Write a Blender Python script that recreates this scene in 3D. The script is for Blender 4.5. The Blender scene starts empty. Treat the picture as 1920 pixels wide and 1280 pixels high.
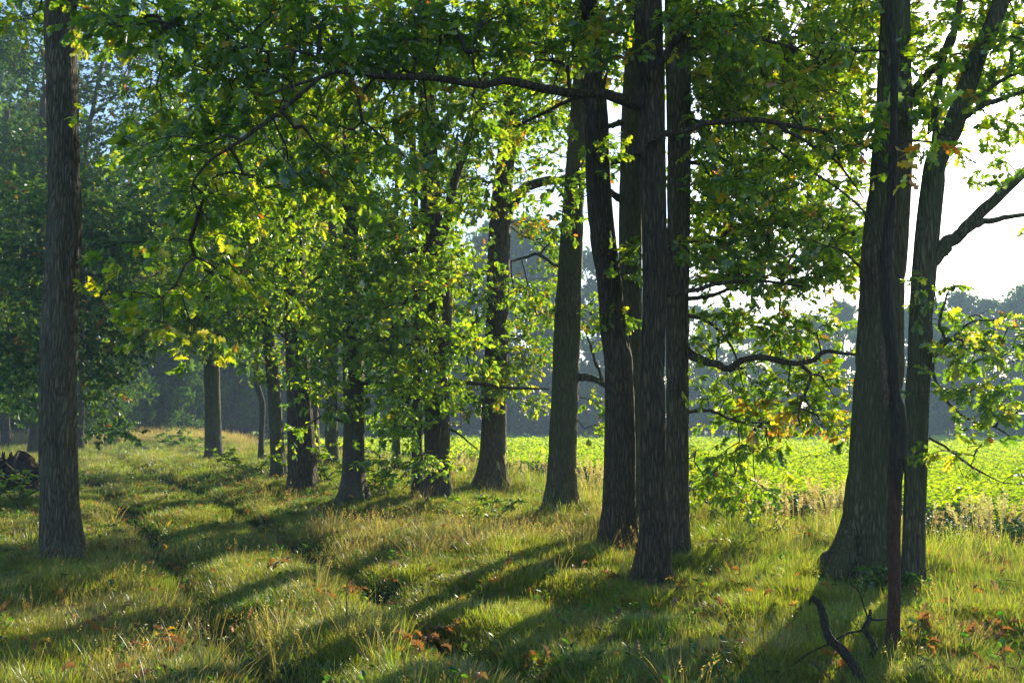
import bpy, math, random
import numpy as np
from mathutils import Matrix, Vector

random.seed(7)
rng = np.random.default_rng(7)
scene = bpy.context.scene
COL = scene.collection
R = math.radians

# ---------------------------------------------------------------- camera, sky, sun, exposure
F = 1867.0                      # focal length in photograph pixels (35 mm on a 36 mm sensor)
CAM_Z = 1.6
PITCH = math.atan2(150.0, F)    # horizon 150 px below the middle
cam_d = bpy.data.cameras.new('camera')
cam = bpy.data.objects.new('camera', cam_d)
COL.objects.link(cam)
cam_d.sensor_width = 36.0
cam_d.lens = 36.0 * F / 1920.0
cam_d.clip_start = 0.05
cam_d.clip_end = 2000.0
cam.location = (0, 0, CAM_Z)
cam.rotation_euler = (math.pi / 2 + PITCH, 0, 0)
scene.camera = cam

SUN_AZ, SUN_EL = R(28.0), R(19.5)     # to the right of straight ahead, above the horizon
sunv = Vector((math.sin(SUN_AZ) * math.cos(SUN_EL), math.cos(SUN_AZ) * math.cos(SUN_EL), math.sin(SUN_EL)))
world = bpy.data.worlds.new('World')
scene.world = world
world.use_nodes = True
wn = world.node_tree
wn.nodes.clear()
sky = wn.nodes.new('ShaderNodeTexSky')
sky.sky_type = 'NISHITA'
sky.sun_disc = False
sky.sun_elevation = SUN_EL
sky.sun_rotation = SUN_AZ
sky.air_density = 1.0
sky.dust_density = 0.7
sky.ozone_density = 3.0
bg = wn.nodes.new('ShaderNodeBackground')
bg.inputs['Strength'].default_value = 0.125
wo = wn.nodes.new('ShaderNodeOutputWorld')
wn.links.new(sky.outputs[0], bg.inputs[0])
wn.links.new(bg.outputs[0], wo.inputs[0])

sun_d = bpy.data.lights.new('sun', 'SUN')
sun_d.energy = 5.0
sun_d.angle = R(0.5)
sun_d.color = (1.0, 0.87, 0.66)
sun = bpy.data.objects.new('sun', sun_d)
COL.objects.link(sun)
sun.rotation_euler = (-sunv).to_track_quat('-Z', 'Y').to_euler()
sun.location = (20, 30, 25)

vs = scene.view_settings
vs.view_transform = 'Standard'
vs.look = 'None'
vs.exposure = 1.15
vs.gamma = 1.0
vs.use_curve_mapping = False
cy = scene.cycles
cy.use_denoising = True
cy.max_bounces = 8
cy.diffuse_bounces = 3
cy.glossy_bounces = 2
cy.transmission_bounces = 5
cy.transparent_max_bounces = 4
cy.volume_bounces = 0
cy.sample_clamp_indirect = 4.0
cy.use_adaptive_sampling = True
cy.adaptive_threshold = 0.02


# ---------------------------------------------------------------- numeric helpers
def smooth(a, b, x):
    t = np.clip((np.asarray(x, float) - a) / (b - a), 0, 1)
    return t * t * (3 - 2 * t)


def _h(ix, iy, iz, seed):
    n = (ix * 374761393 + iy * 668265263 + iz * 2147483647 + seed * 974634777) & 0xFFFFFFFF
    n = ((n ^ (n >> 13)) * 1274126177) & 0xFFFFFFFF
    n = ((n ^ (n >> 16)) * 2246822519) & 0xFFFFFFFF
    return ((n ^ (n >> 15)) & 0xFFFFFF) / float(0xFFFFFF)


def noise3(x, y, z, seed=0):
    x, y, z = np.broadcast_arrays(np.asarray(x, float), np.asarray(y, float), np.asarray(z, float))
    fx, fy, fz = np.floor(x), np.floor(y), np.floor(z)
    ix, iy, iz = fx.astype(np.int64), fy.astype(np.int64), fz.astype(np.int64)
    u, v, w = x - fx, y - fy, z - fz
    u, v, w = u * u * (3 - 2 * u), v * v * (3 - 2 * v), w * w * (3 - 2 * w)
    r = 0
    for dx in (0, 1):
        for dy in (0, 1):
            for dz in (0, 1):
                r = r + _h(ix + dx, iy + dy, iz + dz, seed) * (u if dx else 1 - u) * (v if dy else 1 - v) * (w if dz else 1 - w)
    return r


def noise2(x, y, seed=0):
    return noise3(x, y, 0.0, seed)


def st(x, y):
    """s = distance past the field edge (towards the field), t = along the edge."""
    s = 0.89 * (x - 7.6) + 0.455 * (y - 15.0)
    t = -0.455 * (x - 7.6) + 0.89 * (y - 15.0)
    return s, t


def rut_centres(t):
    bend = -0.5 * smooth(-6, -10.5, t) + 0.18 * np.sin(t * 0.33)
    return -10.45 + bend, -11.95 + bend * 0.7


def zf(x, y):
    x = np.asarray(x, float)
    y = np.asarray(y, float)
    s, t = st(x, y)
    z = 0.45 * smooth(-3, 15, t) * smooth(0.5, -5, s)
    z = z + 0.10 * np.exp(-((s + 6.5) / 2.2) ** 2)
    c1, c2 = rut_centres(t)
    fade = smooth(34, 22, t)
    w = 0.9 + 0.2 * noise2(x * 0.9, y * 0.9, 5)
    z = z - fade * w * 0.13 * np.exp(-((s - c1) / 0.28) ** 2)
    z = z - fade * w * 0.11 * np.exp(-((s - c2) / 0.30) ** 2)
    z = z - 0.24 * np.exp(-((s + 1.9) / 0.8) ** 2)
    z = z - 0.3 * smooth(0, 45, s)
    m = smooth(1.0, -1.5, s)
    near = smooth(60, 35, y)
    b = 0.22 * (noise2(x * 0.8, y * 0.8, 1) - 0.5) + 0.13 * (noise2(x * 2.1, y * 2.1, 2) - 0.5) + 0.05 * (noise2(x * 4.8, y * 4.8, 3) - 0.5)
    lane = 1 - .6 * smooth(-13.2, -12.4, s) * smooth(-9.4, -10.0, s)      # the track is worn more even
    z = z + b * m * near * lane
    return z


def ray(px, py):
    xr, yr = (px - 960.0) / F, -(py - 640.0) / F
    return np.array([xr, math.cos(PITCH) - yr * math.sin(PITCH), math.sin(PITCH) + yr * math.cos(PITCH)])


def at(px, py, d):
    """the point of the picture (px, py) at distance d along the ground."""
    r = ray(px, py)
    return np.array([0, 0, CAM_Z]) + r * (d / r[1])


def ground(px, py):
    r = ray(px, py)
    r = r / r[1]
    ds = np.linspace(3, 140, 6000)
    h = CAM_Z + r[2] * ds - zf(r[0] * ds, ds)
    k = int(np.argmax(h < 0)) if (h < 0).any() else len(ds) - 1
    d = ds[k]
    return np.array([r[0] * d, d, float(zf(r[0] * d, d))])


def project(P):
    P = np.asarray(P, float) - np.array([0, 0, CAM_Z])
    c, s_ = math.cos(PITCH), math.sin(PITCH)
    fw = P[..., 1] * c + P[..., 2] * s_
    up = -P[..., 1] * s_ + P[..., 2] * c
    return 960 + F * P[..., 0] / fw, 640 - F * up / fw, fw


def unit(v):
    v = np.asarray(v, float)
    return v / (np.linalg.norm(v, axis=-1, keepdims=True) + 1e-12)


def catmull(P, n):
    P = np.asarray(P, float)
    if len(P) < 3:
        t = np.linspace(0, 1, n)[:, None]
        return P[0] * (1 - t) + P[-1] * t
    Q = np.vstack([2 * P[0] - P[1], P, 2 * P[-1] - P[-2]])
    u = np.linspace(0, len(P) - 1 - 1e-9, n)
    i = u.astype(int)
    t = (u - i)[:, None]
    a, b, c, d = Q[i], Q[i + 1], Q[i + 2], Q[i + 3]
    return 0.5 * (2 * b + (c - a) * t + (2 * a - 5 * b + 4 * c - d) * t ** 2 + (3 * b - a - 3 * c + d) * t ** 3)


# ---------------------------------------------------------------- mesh building
class MB:
    def __init__(self):
        self.v, self.f, self.c, self.n = [], [], [], 0

    def add(self, V, faces, col=None):
        V = np.asarray(V, float).reshape(-1, 3)
        for fa in (faces if isinstance(faces, (list, tuple)) else [faces]):
            fa = np.asarray(fa, np.int64)
            if len(fa):
                self.f.append(fa + self.n)
        self.v.append(V)
        if col is not None:
            self.c.append(np.broadcast_to(np.asarray(col, float), (len(V), 3)))
        self.n += len(V)

    def mesh(self, name, origin=(0, 0, 0), smooth_shade=True):
        V = np.vstack(self.v) - np.asarray(origin, float)
        me = bpy.data.meshes.new(name)
        me.vertices.add(len(V))
        me.vertices.foreach_set('co', V.astype(np.float32).ravel())
        li = np.concatenate([a.ravel() for a in self.f]).astype(np.int32)
        ln = np.concatenate([np.full(len(a), a.shape[1], np.int32) for a in self.f])
        me.loops.add(len(li))
        me.loops.foreach_set('vertex_index', li)
        me.polygons.add(len(ln))
        me.polygons.foreach_set('loop_start', (np.cumsum(ln) - ln).astype(np.int32))
        if smooth_shade:
            me.polygons.foreach_set('use_smooth', np.ones(len(ln), bool))
        if self.c:
            C = np.vstack(self.c)
            a = me.attributes.new('tint', 'FLOAT_COLOR', 'POINT')
            a.data.foreach_set('color', np.hstack([C, np.ones((len(C), 1))]).astype(np.float32).ravel())
        me.update(calc_edges=True)
        return me

    def build(self, name, mat, parent=None, origin=(0, 0, 0), smooth_shade=True, kind=None):
        me = self.mesh(name, origin, smooth_shade)
        me.materials.append(mat)
        o = bpy.data.objects.new(name, me)
        COL.objects.link(o)
        if parent is not None:
            o.parent = parent
        else:
            o.location = origin
        if kind:
            o['kind'] = kind
        return o


def frames(P):
    T = unit(np.gradient(P, axis=0))
    ref = np.array([0.31, 0.95, 0.05]) if abs(T[:, 2]).mean() > 0.6 else np.array([0, 0, 1.0])
    A = unit(np.cross(T, ref))
    B = np.cross(T, A)
    return T, A, B


def tube(mb, P, r, k=8, shape=None, col=None, cap=True):
    P = np.asarray(P, float)
    r = np.broadcast_to(np.asarray(r, float), (len(P),))
    T, A, B = frames(P)
    ang = np.arange(k) * 2 * math.pi / k
    rr = r[:, None] * np.ones(k)
    if shape is not None:
        rr = shape(P, ang, rr)
    V = P[:, None, :] + rr[..., None] * (np.cos(ang)[None, :, None] * A[:, None, :] + np.sin(ang)[None, :, None] * B[:, None, :])
    n = len(P)
    i = np.arange(n - 1)[:, None] * k
    j = np.arange(k)[None, :]
    j2 = (j + 1) % k
    q = np.stack([i + j, i + j2, i + k + j2, i + k + j], -1).reshape(-1, 4)
    V = V.reshape(-1, 3)
    fs = [q]
    if cap:
        tip = P[-1] + T[-1] * r[-1] * 0.4
        V = np.vstack([V, tip])
        b = (n - 1) * k
        jj = np.arange(k)
        fs.append(np.stack([b + jj, b + (jj + 1) % k, np.full(k, n * k)], -1))
    mb.add(V, fs, col)


# ---------------------------------------------------------------- leaves
GREENS = np.array([[.038, .092, .010], [.054, .118, .010], [.074, .145, .011], [.030, .080, .016], [.096, .160, .012]])
YELLOW = np.array([[.14, .175, .014], [.12, .17, .014], [.26, .21, .018]])
ORANGE = np.array([[.42, .18, .02], [.38, .145, .018], [.26, .115, .025]])
BROWN = np.array([[.17, .075, .025], [.13, .06, .025]])

# template coordinates: (along, across, up)
LOBED = (np.array([[0, 0, 0], [.36, 0, 0], [.63, 0, 0], [1, 0, -.10],
                   [.20, .17, .05], [.37, .09, .03], [.52, .30, .08], [.64, .12, .03], [.79, .25, .03], [.92, .10, -.05],
                   [.20, -.17, .05], [.37, -.09, .03], [.52, -.30, .08], [.64, -.12, .03], [.79, -.25, .03], [.92, -.10, -.05]]),
         np.array([[0, 1, 4], [4, 1, 5], [1, 7, 5], [5, 7, 6], [1, 2, 7], [2, 9, 7], [7, 9, 8], [2, 3, 9],
                   [0, 10, 1], [10, 11, 1], [1, 11, 13], [11, 12, 13], [1, 13, 2], [2, 13, 15], [13, 14, 15], [2, 15, 3]]))
OVATE = (np.array([[0, 0, 0], [.28, .24, .07], [.72, .22, .03], [1, 0, -.08], [.72, -.22, .03], [.28, -.24, .07]]),
         np.array([[0, 3, 2, 1], [0, 5, 4, 3]]))
DIAMOND = (np.array([[0, 0, 0], [.5, .30, .08], [1, 0, -.05], [.5, -.30, .08]]), np.array([[0, 2, 1], [0, 3, 2]]))
TEMPL = {'lobed': LOBED, 'ovate': OVATE, 'diamond': DIAMOND}


def add_leaves(mb, P, U, N, size, tint, kind, curl=None):
    """one leaf per row: base P, direction U, face normal N."""
    V, Fc = TEMPL[kind]
    U = unit(U)
    W = unit(np.cross(N, U))
    N = np.cross(U, W)
    n = len(P)
    cz = (rng.uniform(.2, 2.0, n) if curl is None else curl)
    X = (P[:, None] + size[:, None, None] * (V[None, :, 0, None] * U[:, None] + V[None, :, 1, None] * W[:, None]
         + V[None, :, 2, None] * cz[:, None, None] * N[:, None]))
    fa = (Fc[None] + (np.arange(n) * len(V))[:, None, None]).reshape(-1, Fc.shape[1])
    mb.add(X.reshape(-1, 3), fa, np.repeat(tint, len(V), 0))


def tints(n_sprigs, per, yellow, orange, brown=0.0):
    """colour of each leaf; autumn leaves come in sprigs."""
    base = GREENS[rng.integers(0, len(GREENS), n_sprigs)]
    u = rng.random(n_sprigs)
    yl = u < yellow
    og = (u >= yellow) & (u < yellow + orange)
    base = np.where(yl[:, None], YELLOW[rng.integers(0, 3, n_sprigs)], base)
    base = np.where(og[:, None], ORANGE[rng.integers(0, 3, n_sprigs)], base)
    C = np.repeat(base[:, None], per, 1)
    g = GREENS[rng.integers(0, len(GREENS), (n_sprigs, per))]
    swap = rng.random((n_sprigs, per)) < np.where(yl | og, .35, .5)[:, None]
    C = np.where(swap[..., None], g, C)
    v = rng.random((n_sprigs, per))
    C = np.where((v < yellow * .18)[..., None], YELLOW[rng.integers(0, 3, (n_sprigs, per))], C)
    C = np.where(((v > 1 - orange * .2 - brown * .6))[..., None], BROWN[rng.integers(0, 2, (n_sprigs, per))], C)
    C = C * rng.uniform(.8, 1.2, (n_sprigs, per, 1))
    return C.reshape(-1, 3)


# ---------------------------------------------------------------- materials
def nodes(name):
    m = bpy.data.materials.new(name)
    m.use_nodes = True
    nt = m.node_tree
    nt.nodes.clear()
    out = nt.nodes.new('ShaderNodeOutputMaterial')
    return m, nt, out


def ramp(nt, stops, fac):
    r = nt.nodes.new('ShaderNodeValToRGB')
    e = r.color_ramp.elements
    while len(e) < len(stops):
        e.new(0.5)
    for k, (p, c) in enumerate(stops):
        e[k].position = p
        e[k].color = (*c, 1)
    nt.links.new(fac, r.inputs[0])
    return r.outputs[0]


def noise_tex(nt, scale, vec=None, detail=4, rough=.6, out=0):
    n = nt.nodes.new('ShaderNodeTexNoise')
    n.inputs['Scale'].default_value = scale
    n.inputs['Detail'].default_value = detail
    n.inputs['Roughness'].default_value = rough
    if vec is not None:
        nt.links.new(vec, n.inputs['Vector'])
    return n.outputs[out]


def mixc(nt, a, b, fac, mode='MIX'):
    x = nt.nodes.new('ShaderNodeMix')
    x.data_type = 'RGBA'
    x.blend_type = mode
    for sock, val in ((x.inputs[6], a), (x.inputs[7], b), (x.inputs[0], fac)):
        if isinstance(val, (int, float)):
            sock.default_value = val
        elif isinstance(val, tuple):
            sock.default_value = (*val, 1)
        else:
            nt.links.new(val, sock)
    return x.outputs[2]


def math_n(nt, op, a, b):
    x = nt.nodes.new('ShaderNodeMath')
    x.operation = op
    for sock, val in ((x.inputs[0], a), (x.inputs[1], b)):
        if isinstance(val, (int, float)):
            sock.default_value = val
        else:
            nt.links.new(val, sock)
    return x.outputs[0]


def leaf_material(name, trans_gain=(5.6, 4.3, 1.0), trans=.62, gloss=.07, rough=.40, rand=0.0):
    m, nt, out = nodes(name)
    a = nt.nodes.new('ShaderNodeAttribute')
    a.attribute_name = 'tint'
    colr = a.outputs['Color']
    if rand:
        oi = nt.nodes.new('ShaderNodeObjectInfo')
        hv = nt.nodes.new('ShaderNodeHueSaturation')
        nt.links.new(math_n(nt, 'ADD', math_n(nt, 'MULTIPLY', oi.outputs['Random'], rand * .05), .5 - rand * .02), hv.inputs['Hue'])
        nt.links.new(math_n(nt, 'ADD', math_n(nt, 'MULTIPLY', oi.outputs['Random'], rand * .7), 1 - rand * .4), hv.inputs['Value'])
        nt.links.new(colr, hv.inputs['Color'])
        colr = hv.outputs[0]
    d = nt.nodes.new('ShaderNodeBsdfDiffuse')
    nt.links.new(colr, d.inputs[0])
    t = nt.nodes.new('ShaderNodeBsdfTranslucent')
    nt.links.new(mixc(nt, mixc(nt, colr, tuple(trans_gain), 1.0, 'MULTIPLY'), (.82, .82, .82), 1.0, 'DARKEN'), t.inputs[0])
    g = nt.nodes.new('ShaderNodeBsdfGlossy')
    g.inputs['Roughness'].default_value = rough
    g.inputs['Color'].default_value = (.9, .95, 1, 1)
    mx = nt.nodes.new('ShaderNodeMixShader')
    mx.inputs[0].default_value = trans
    nt.links.new(d.outputs[0], mx.inputs[1])
    nt.links.new(t.outputs[0], mx.inputs[2])
    m2 = nt.nodes.new('ShaderNodeMixShader')
    m2.inputs[0].default_value = gloss
    nt.links.new(mx.outputs[0], m2.inputs[1])
    nt.links.new(g.outputs[0], m2.inputs[2])
    nt.links.new(m2.outputs[0], out.inputs[0])
    return m


def bark_material(name, ridge, furrow, moss, moss_amount, scale=1.0, bump=.9):
    m, nt, out = nodes(name)
    tc = nt.nodes.new('ShaderNodeTexCoord')
    mp = nt.nodes.new('ShaderNodeMapping')
    mp.inputs['Scale'].default_value = (1, 1, .15)
    nt.links.new(tc.outputs['Object'], mp.inputs[0])
    # warp, so that the fissures wander
    wv = noise_tex(nt, 7 * scale, mp.outputs[0], 2, .5, 1)
    vadd = nt.nodes.new('ShaderNodeVectorMath')
    vadd.operation = 'MULTIPLY_ADD'
    vadd.inputs[1].default_value = (.13, .13, .10)
    nt.links.new(wv, vadd.inputs[0])
    nt.links.new(mp.outputs[0], vadd.inputs[2])
    vo = nt.nodes.new('ShaderNodeTexVoronoi')
    vo.feature = 'DISTANCE_TO_EDGE'
    vo.inputs['Scale'].default_value = 33 * scale
    nt.links.new(vadd.outputs[0], vo.inputs['Vector'])
    fine = noise_tex(nt, 60 * scale, mp.outputs[0], 4, .7)
    h = math_n(nt, 'ADD', math_n(nt, 'MINIMUM', math_n(nt, 'MULTIPLY', vo.outputs[0], 2.4), .8), math_n(nt, 'MULTIPLY', fine, .65))
    c = ramp(nt, [(.15, furrow), (.55, tuple(.5 * (a + b) for a, b in zip(ridge, furrow))), (1.0, ridge)], math_n(nt, 'MULTIPLY', h, .75))
    big = noise_tex(nt, 2.3, tc.outputs['Object'], 4, .65)
    mfac = ramp(nt, [(.62 - .35 * moss_amount, (0, 0, 0)), (.80 - .2 * moss_amount, (1, 1, 1))], big)
    c = mixc(nt, c, moss, math_n(nt, 'MULTIPLY', mfac, .75))
    p = nt.nodes.new('ShaderNodeBsdfPrincipled')
    p.inputs['Roughness'].default_value = .85
    p.inputs['Specular IOR Level'].default_value = .25
    nt.links.new(c, p.inputs['Base Color'])
    b = nt.nodes.new('ShaderNodeBump')
    b.inputs['Strength'].default_value = bump
    b.inputs['Distance'].default_value = .03
    nt.links.new(h, b.inputs['Height'])
    nt.links.new(b.outputs[0], p.inputs['Normal'])
    nt.links.new(p.outputs[0], out.inputs[0])
    return m


def ground_material():
    m, nt, out = nodes('woodland_floor')
    tc = nt.nodes.new('ShaderNodeTexCoord')
    o = tc.outputs['Object']
    a = noise_tex(nt, .9, o, 5, .65)
    c = ramp(nt, [(.28, (.032, .026, .013)), (.40, (.040, .060, .015)), (.60, (.050, .085, .016)), (.78, (.080, .095, .026))], a)
    f = noise_tex(nt, 26, o, 4, .75)
    c = mixc(nt, c, ramp(nt, [(.3, (.35, .33, .3)), (.7, (1.5, 1.4, 1.2))], f), .8, 'MULTIPLY')
    at_ = nt.nodes.new('ShaderNodeAttribute')
    at_.attribute_name = 'tint'
    c = mixc(nt, c, (.035, .024, .014), at_.outputs['Fac'])
    p = nt.nodes.new('ShaderNodeBsdfPrincipled')
    p.inputs['Roughness'].default_value = .95
    p.inputs['Specular IOR Level'].default_value = .1
    nt.links.new(c, p.inputs['Base Color'])
    b = nt.nodes.new('ShaderNodeBump')
    b.inputs['Strength'].default_value = .8
    b.inputs['Distance'].default_value = .05
    nt.links.new(f, b.inputs['Height'])
    nt.links.new(b.outputs[0], p.inputs['Normal'])
    nt.links.new(p.outputs[0], out.inputs[0])
    return m


def plain_material(name, c1, c2, scale, rough=.9, bump=.4):
    m, nt, out = nodes(name)
    tc = nt.nodes.new('ShaderNodeTexCoord')
    n = noise_tex(nt, scale, tc.outputs['Object'], 5, .65)
    p = nt.nodes.new('ShaderNodeBsdfPrincipled')
    p.inputs['Roughness'].default_value = rough
    p.inputs['Specular IOR Level'].default_value = .2
    nt.links.new(ramp(nt, [(.3, c1), (.7, c2)], n), p.inputs['Base Color'])
    b = nt.nodes.new('ShaderNodeBump')
    b.inputs['Strength'].default_value = bump
    b.inputs['Distance'].default_value = .02
    nt.links.new(n, b.inputs['Height'])
    nt.links.new(b.outputs[0], p.inputs['Normal'])
    nt.links.new(p.outputs[0], out.inputs[0])
    return m


M_LEAF = leaf_material('oak_leaf')
M_LEAF_SUNLIT = leaf_material('sunlit_leaf', trans_gain=(6.8, 5.0, 1.1), trans=.68, gloss=.08)  # brighter leaf copy: the sunlit glow of the middle crowns put into its colour
M_FAR = leaf_material('far_foliage', trans_gain=(2.4, 2.4, 1.2), trans=.40, gloss=.03)
M_GRASS = leaf_material('grass_blade', trans_gain=(2.9, 2.7, 1.0), trans=.58, gloss=.05, rough=.35, rand=1.0)
M_WEED = leaf_material('shaded_nettle_leaf', trans_gain=(1.6, 1.8, 1.0), trans=.25, gloss=.03)  # darker, less translucent leaf: the shade of the dense band put into it
M_CROP = leaf_material('crop_leaf', trans_gain=(3.3, 3.0, .8), trans=.68, gloss=.02, rand=.2)
M_LITTER = leaf_material('fallen_leaf', trans_gain=(1.5, 1.3, .8), trans=.4, gloss=.03)
M_BARK = bark_material('oak_bark', (.205, .160, .094), (.032, .027, .018), (.075, .088, .034), .35)
M_BARK_GREEN = bark_material('mossy_bark', (.195, .165, .092), (.036, .033, .020), (.085, .098, .038), .7)
M_BARK_DARK = bark_material('dark_bark', (.150, .116, .070), (.022, .018, .012), (.06, .07, .028), .25)
M_BARK_GREY = bark_material('lichen_bark', (.215, .172, .112), (.030, .026, .018), (.12, .13, .085), .45)
M_BARK_FINE = bark_material('smooth_bark', (.13, .108, .080), (.045, .036, .027), (.075, .085, .036), .5, 1.6, .5)
M_TWIG = plain_material('twig_bark', (.028, .022, .016), (.070, .055, .040), 30)
M_WOOD = bark_material('bare_dead_wood', (.125, .064, .040), (.045, .023, .016), (.10, .075, .05), .3, 1.8, .6)
M_DEADBARK = bark_material('dead_stem_bark', (.095, .072, .048), (.022, .017, .012), (.038, .045, .022), .5, 1.4, .8)
M_PALEWOOD = bark_material('pale_splintered_wood', (.26, .19, .13), (.07, .045, .03), (.12, .09, .06), .2, 2.2, .8)
M_SOIL = plain_material('dark_soil', (.018, .013, .010), (.055, .040, .028), 9, .95, .9)
M_GROUND = ground_material()


# ---------------------------------------------------------------- tagging
def tag(o, label=None, cat=None, group=None, kind=None):
    if label:
        o['label'] = label
    if cat:
        o['category'] = cat
    if group:
        o['group'] = group
    if kind:
        o['kind'] = kind
    return o


def empty(name, loc):
    o = bpy.data.objects.new(name, None)
    o.location = loc
    o.empty_display_size = .2
    COL.objects.link(o)
    return o


# ---------------------------------------------------------------- ground
def axis(lo, hi, step, far_lo, far_hi, g=1.16):
    a = list(np.arange(lo, hi, step))
    s = step
    x = a[-1]
    while x < far_hi:
        s *= g
        x += s
        a.append(min(x, far_hi))
    s = step
    x = lo
    while x > far_lo:
        s *= g
        x -= s
        a.insert(0, max(x, far_lo))
    return np.array(a)


gx = axis(-13, 12, .125, -230, 230)
gy = axis(4.2, 27, .12, -40, 300)
X, Y = np.meshgrid(gx, gy)
Z = zf(X, Y)
nx, ny = len(gx), len(gy)
i = np.arange(ny - 1)[:, None] * nx + np.arange(nx - 1)[None, :]
S, T = st(X, Y)
C1, C2 = rut_centres(T)
soil = np.exp(-((S - C1) / .20) ** 2) + .75 * np.exp(-((S - C2) / .22) ** 2)
soil = np.clip(soil * smooth(34, 20, T) * (.6 + .5 * noise2(X * 1.3, Y * 1.3, 9)), 0, .9)
soil = np.maximum(soil, .8 * smooth(-2.2, -1.2, S))
mb = MB()
mb.add(np.stack([X, Y, Z], -1), np.stack([i, i + 1, i + 1 + nx, i + nx], -1).reshape(-1, 4), np.repeat(soil.reshape(-1, 1), 3, 1))
tag(mb.build('ground', M_GROUND), 'uneven grassy woodland floor with two wheel ruts', kind='structure')

# ---------------------------------------------------------------- trees
TREES = {}


def poly(pts, d0, d1=None, n=None):
    """pixel polyline (px, py, width in px) -> world points and radii; the distance runs from d0 to d1."""
    d1 = d0 if d1 is None else d1
    L = np.concatenate([[0], np.cumsum(np.hypot(np.diff([p[0] for p in pts]), np.diff([p[1] for p in pts])))])
    L = L / L[-1]
    P = np.array([at(p[0], p[1], d0 + (d1 - d0) * l) for p, l in zip(pts, L)])
    r = np.array([p[2] / 2 / F * (d0 + (d1 - d0) * l) for p, l in zip(pts, L)])
    r = r * np.abs(P[:, 1]) / np.hypot(P[:, 0], P[:, 1])      # a round trunk off the axis shows wider
    return P, r


def trunk_shape(base_z, flare, seed, rough, k_roots=5):
    ph = rng.uniform(0, 6.28)

    def f(P, ang, rr):
        h = np.maximum(P[:, 2] - base_z, -.15)[:, None]
        fl = flare * np.exp(-h / .27)
        roots = .55 + .45 * np.cos(k_roots * ang[None] + ph + .6 * np.sin(ang[None] * 2 + ph))
        rr = rr * (1 + fl * roots)
        zz = P[:, 2][:, None]
        ca, sa = np.cos(ang)[None] * 1.0, np.sin(ang)[None] * 1.0
        big = noise3(ca * 1.6 + 7, sa * 1.6, zz * .9, seed) - .5
        fis = np.abs(noise3(ca * 6, sa * 6, zz * 2.2, seed + 1) - .5) * 2
        return rr * (1 + .14 * big) - rough * (1 - np.minimum(fis * 2.2, 1)) * np.minimum(rr * 12, 1)
    return f


def make_tree(name, label, base, pts, bark, height=13.0, flare=.45, rough=.018, k=40, group='trees of the wood edge', limbs=(), seed=1, cat='tree', fork=(), top_lean=(0, 0)):
    """base: pixel where the trunk meets the ground; pts: trunk centre line in pixels from the base up, with widths."""
    g = ground(*base)
    rad = pts[0][2] / 2 / F * g[1]
    d = g[1] + rad * .8
    P, r = poly(pts, d)
    root = empty(name, (P[0][0], d, float(zf(P[0][0], d))))
    o = np.array(root.location)
    tag(root, label, cat, group)
    # sink the foot, then go on to the real height above the picture
    P[0, 2] = o[2] + .02
    P = np.vstack([P[0] + [0, 0, -.3], P])
    r = np.concatenate([[r[0]], r])
    if height > P[-1, 2] + .5:
        up = unit(P[-1] - P[-2]) * .35 + np.array([top_lean[0], top_lean[1], 1.0])
        rem = height - P[-1, 2]
        for q in (.35, .7, 1.0):
            P = np.vstack([P, P[-1 if q == .35 else -1] + up / up[2] * rem * .34 + rng.normal(0, .06, 3) * [1, 1, 0]])
            r = np.append(r, r[len(pts)] * (1 - q * .8))
    n = int(max(24, min(150, (P[-1, 2] - P[0, 2]) / .09)))
    PP, rr = catmull(P, n), np.interp(np.linspace(0, len(P) - 1, n), np.arange(len(P)), r)
    mb = MB()
    tube(mb, PP, rr, k, trunk_shape(o[2], flare, seed, rough))
    mb.build('trunk', bark, root, o)
    off = d - limbs[0][2] if limbs and seed != 31 else (d - 10.2 if seed == 31 else 0.0)
    t = dict(root=root, o=o, d=d, off=off, nodes=[PP[int(n * .25):]], bark=bark, r=rr)
    for nm, lp, d0, d1 in limbs:
        add_limb(t, nm, lp, d0 + off, d1 + off)
    TREES[id(root)] = t
    return t


def add_limb(t, nm, lp, d0=None, d1=None, k=10, node=True, bark=None):
    d0 = t['d'] if d0 is None else d0
    P, r = poly(lp, d0, d1)
    n = max(8, len(lp) * 7)
    PP = catmull(P, n)
    rr = np.interp(np.linspace(0, len(P) - 1, n), np.arange(len(P)), r)
    u = np.linspace(0, 1, n)
    rr = rr * (1 + .55 * np.exp(-u / .035)) if nm in ('limb',) else rr
    wob = np.stack([noise3(u * 14, s, 0, 31) - .5 for s in (1.5, 5.5, 9.5)], -1)
    PP = PP + wob * np.minimum(rr * .9, .03)[:, None] * (u > .05)[:, None]
    mb = MB()

    def shp(P_, ang, q):
        return q * (1 + .25 * (noise3(np.cos(ang)[None] * 2 + 3, np.sin(ang)[None] * 2, u[:, None] * 25, 17) - .5))
    tube(mb, PP, rr, k, shp)
    mb.build(nm, bark or t['bark'], t['root'], t['o'])
    if node:
        t['nodes'].append(PP[n // 5:])


def clump_points(px, py, rx, ry, d, dd, n, per=7, flat=.36):
    """sprig positions: flattened clumps scattered through an ellipse of the view, dd deep."""
    nc = max(1, int(n / per))
    a = rng.uniform(0, 2 * math.pi, nc)
    q = np.sqrt(rng.random(nc))
    cx, cy_ = px + rx * q * np.cos(a), py + ry * q * np.sin(a)
    dep = d + rng.uniform(-dd, dd, nc)
    C = np.array([at(u, v, w) for u, v, w in zip(cx, cy_, dep)])
    idx = rng.integers(0, nc, n)
    sc = .125 * max(rx, ry) / F * d + .10
    P = C[idx] + rng.normal(0, 1, (n, 3)) * np.array([sc, sc, sc * flat])
    return P


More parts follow.
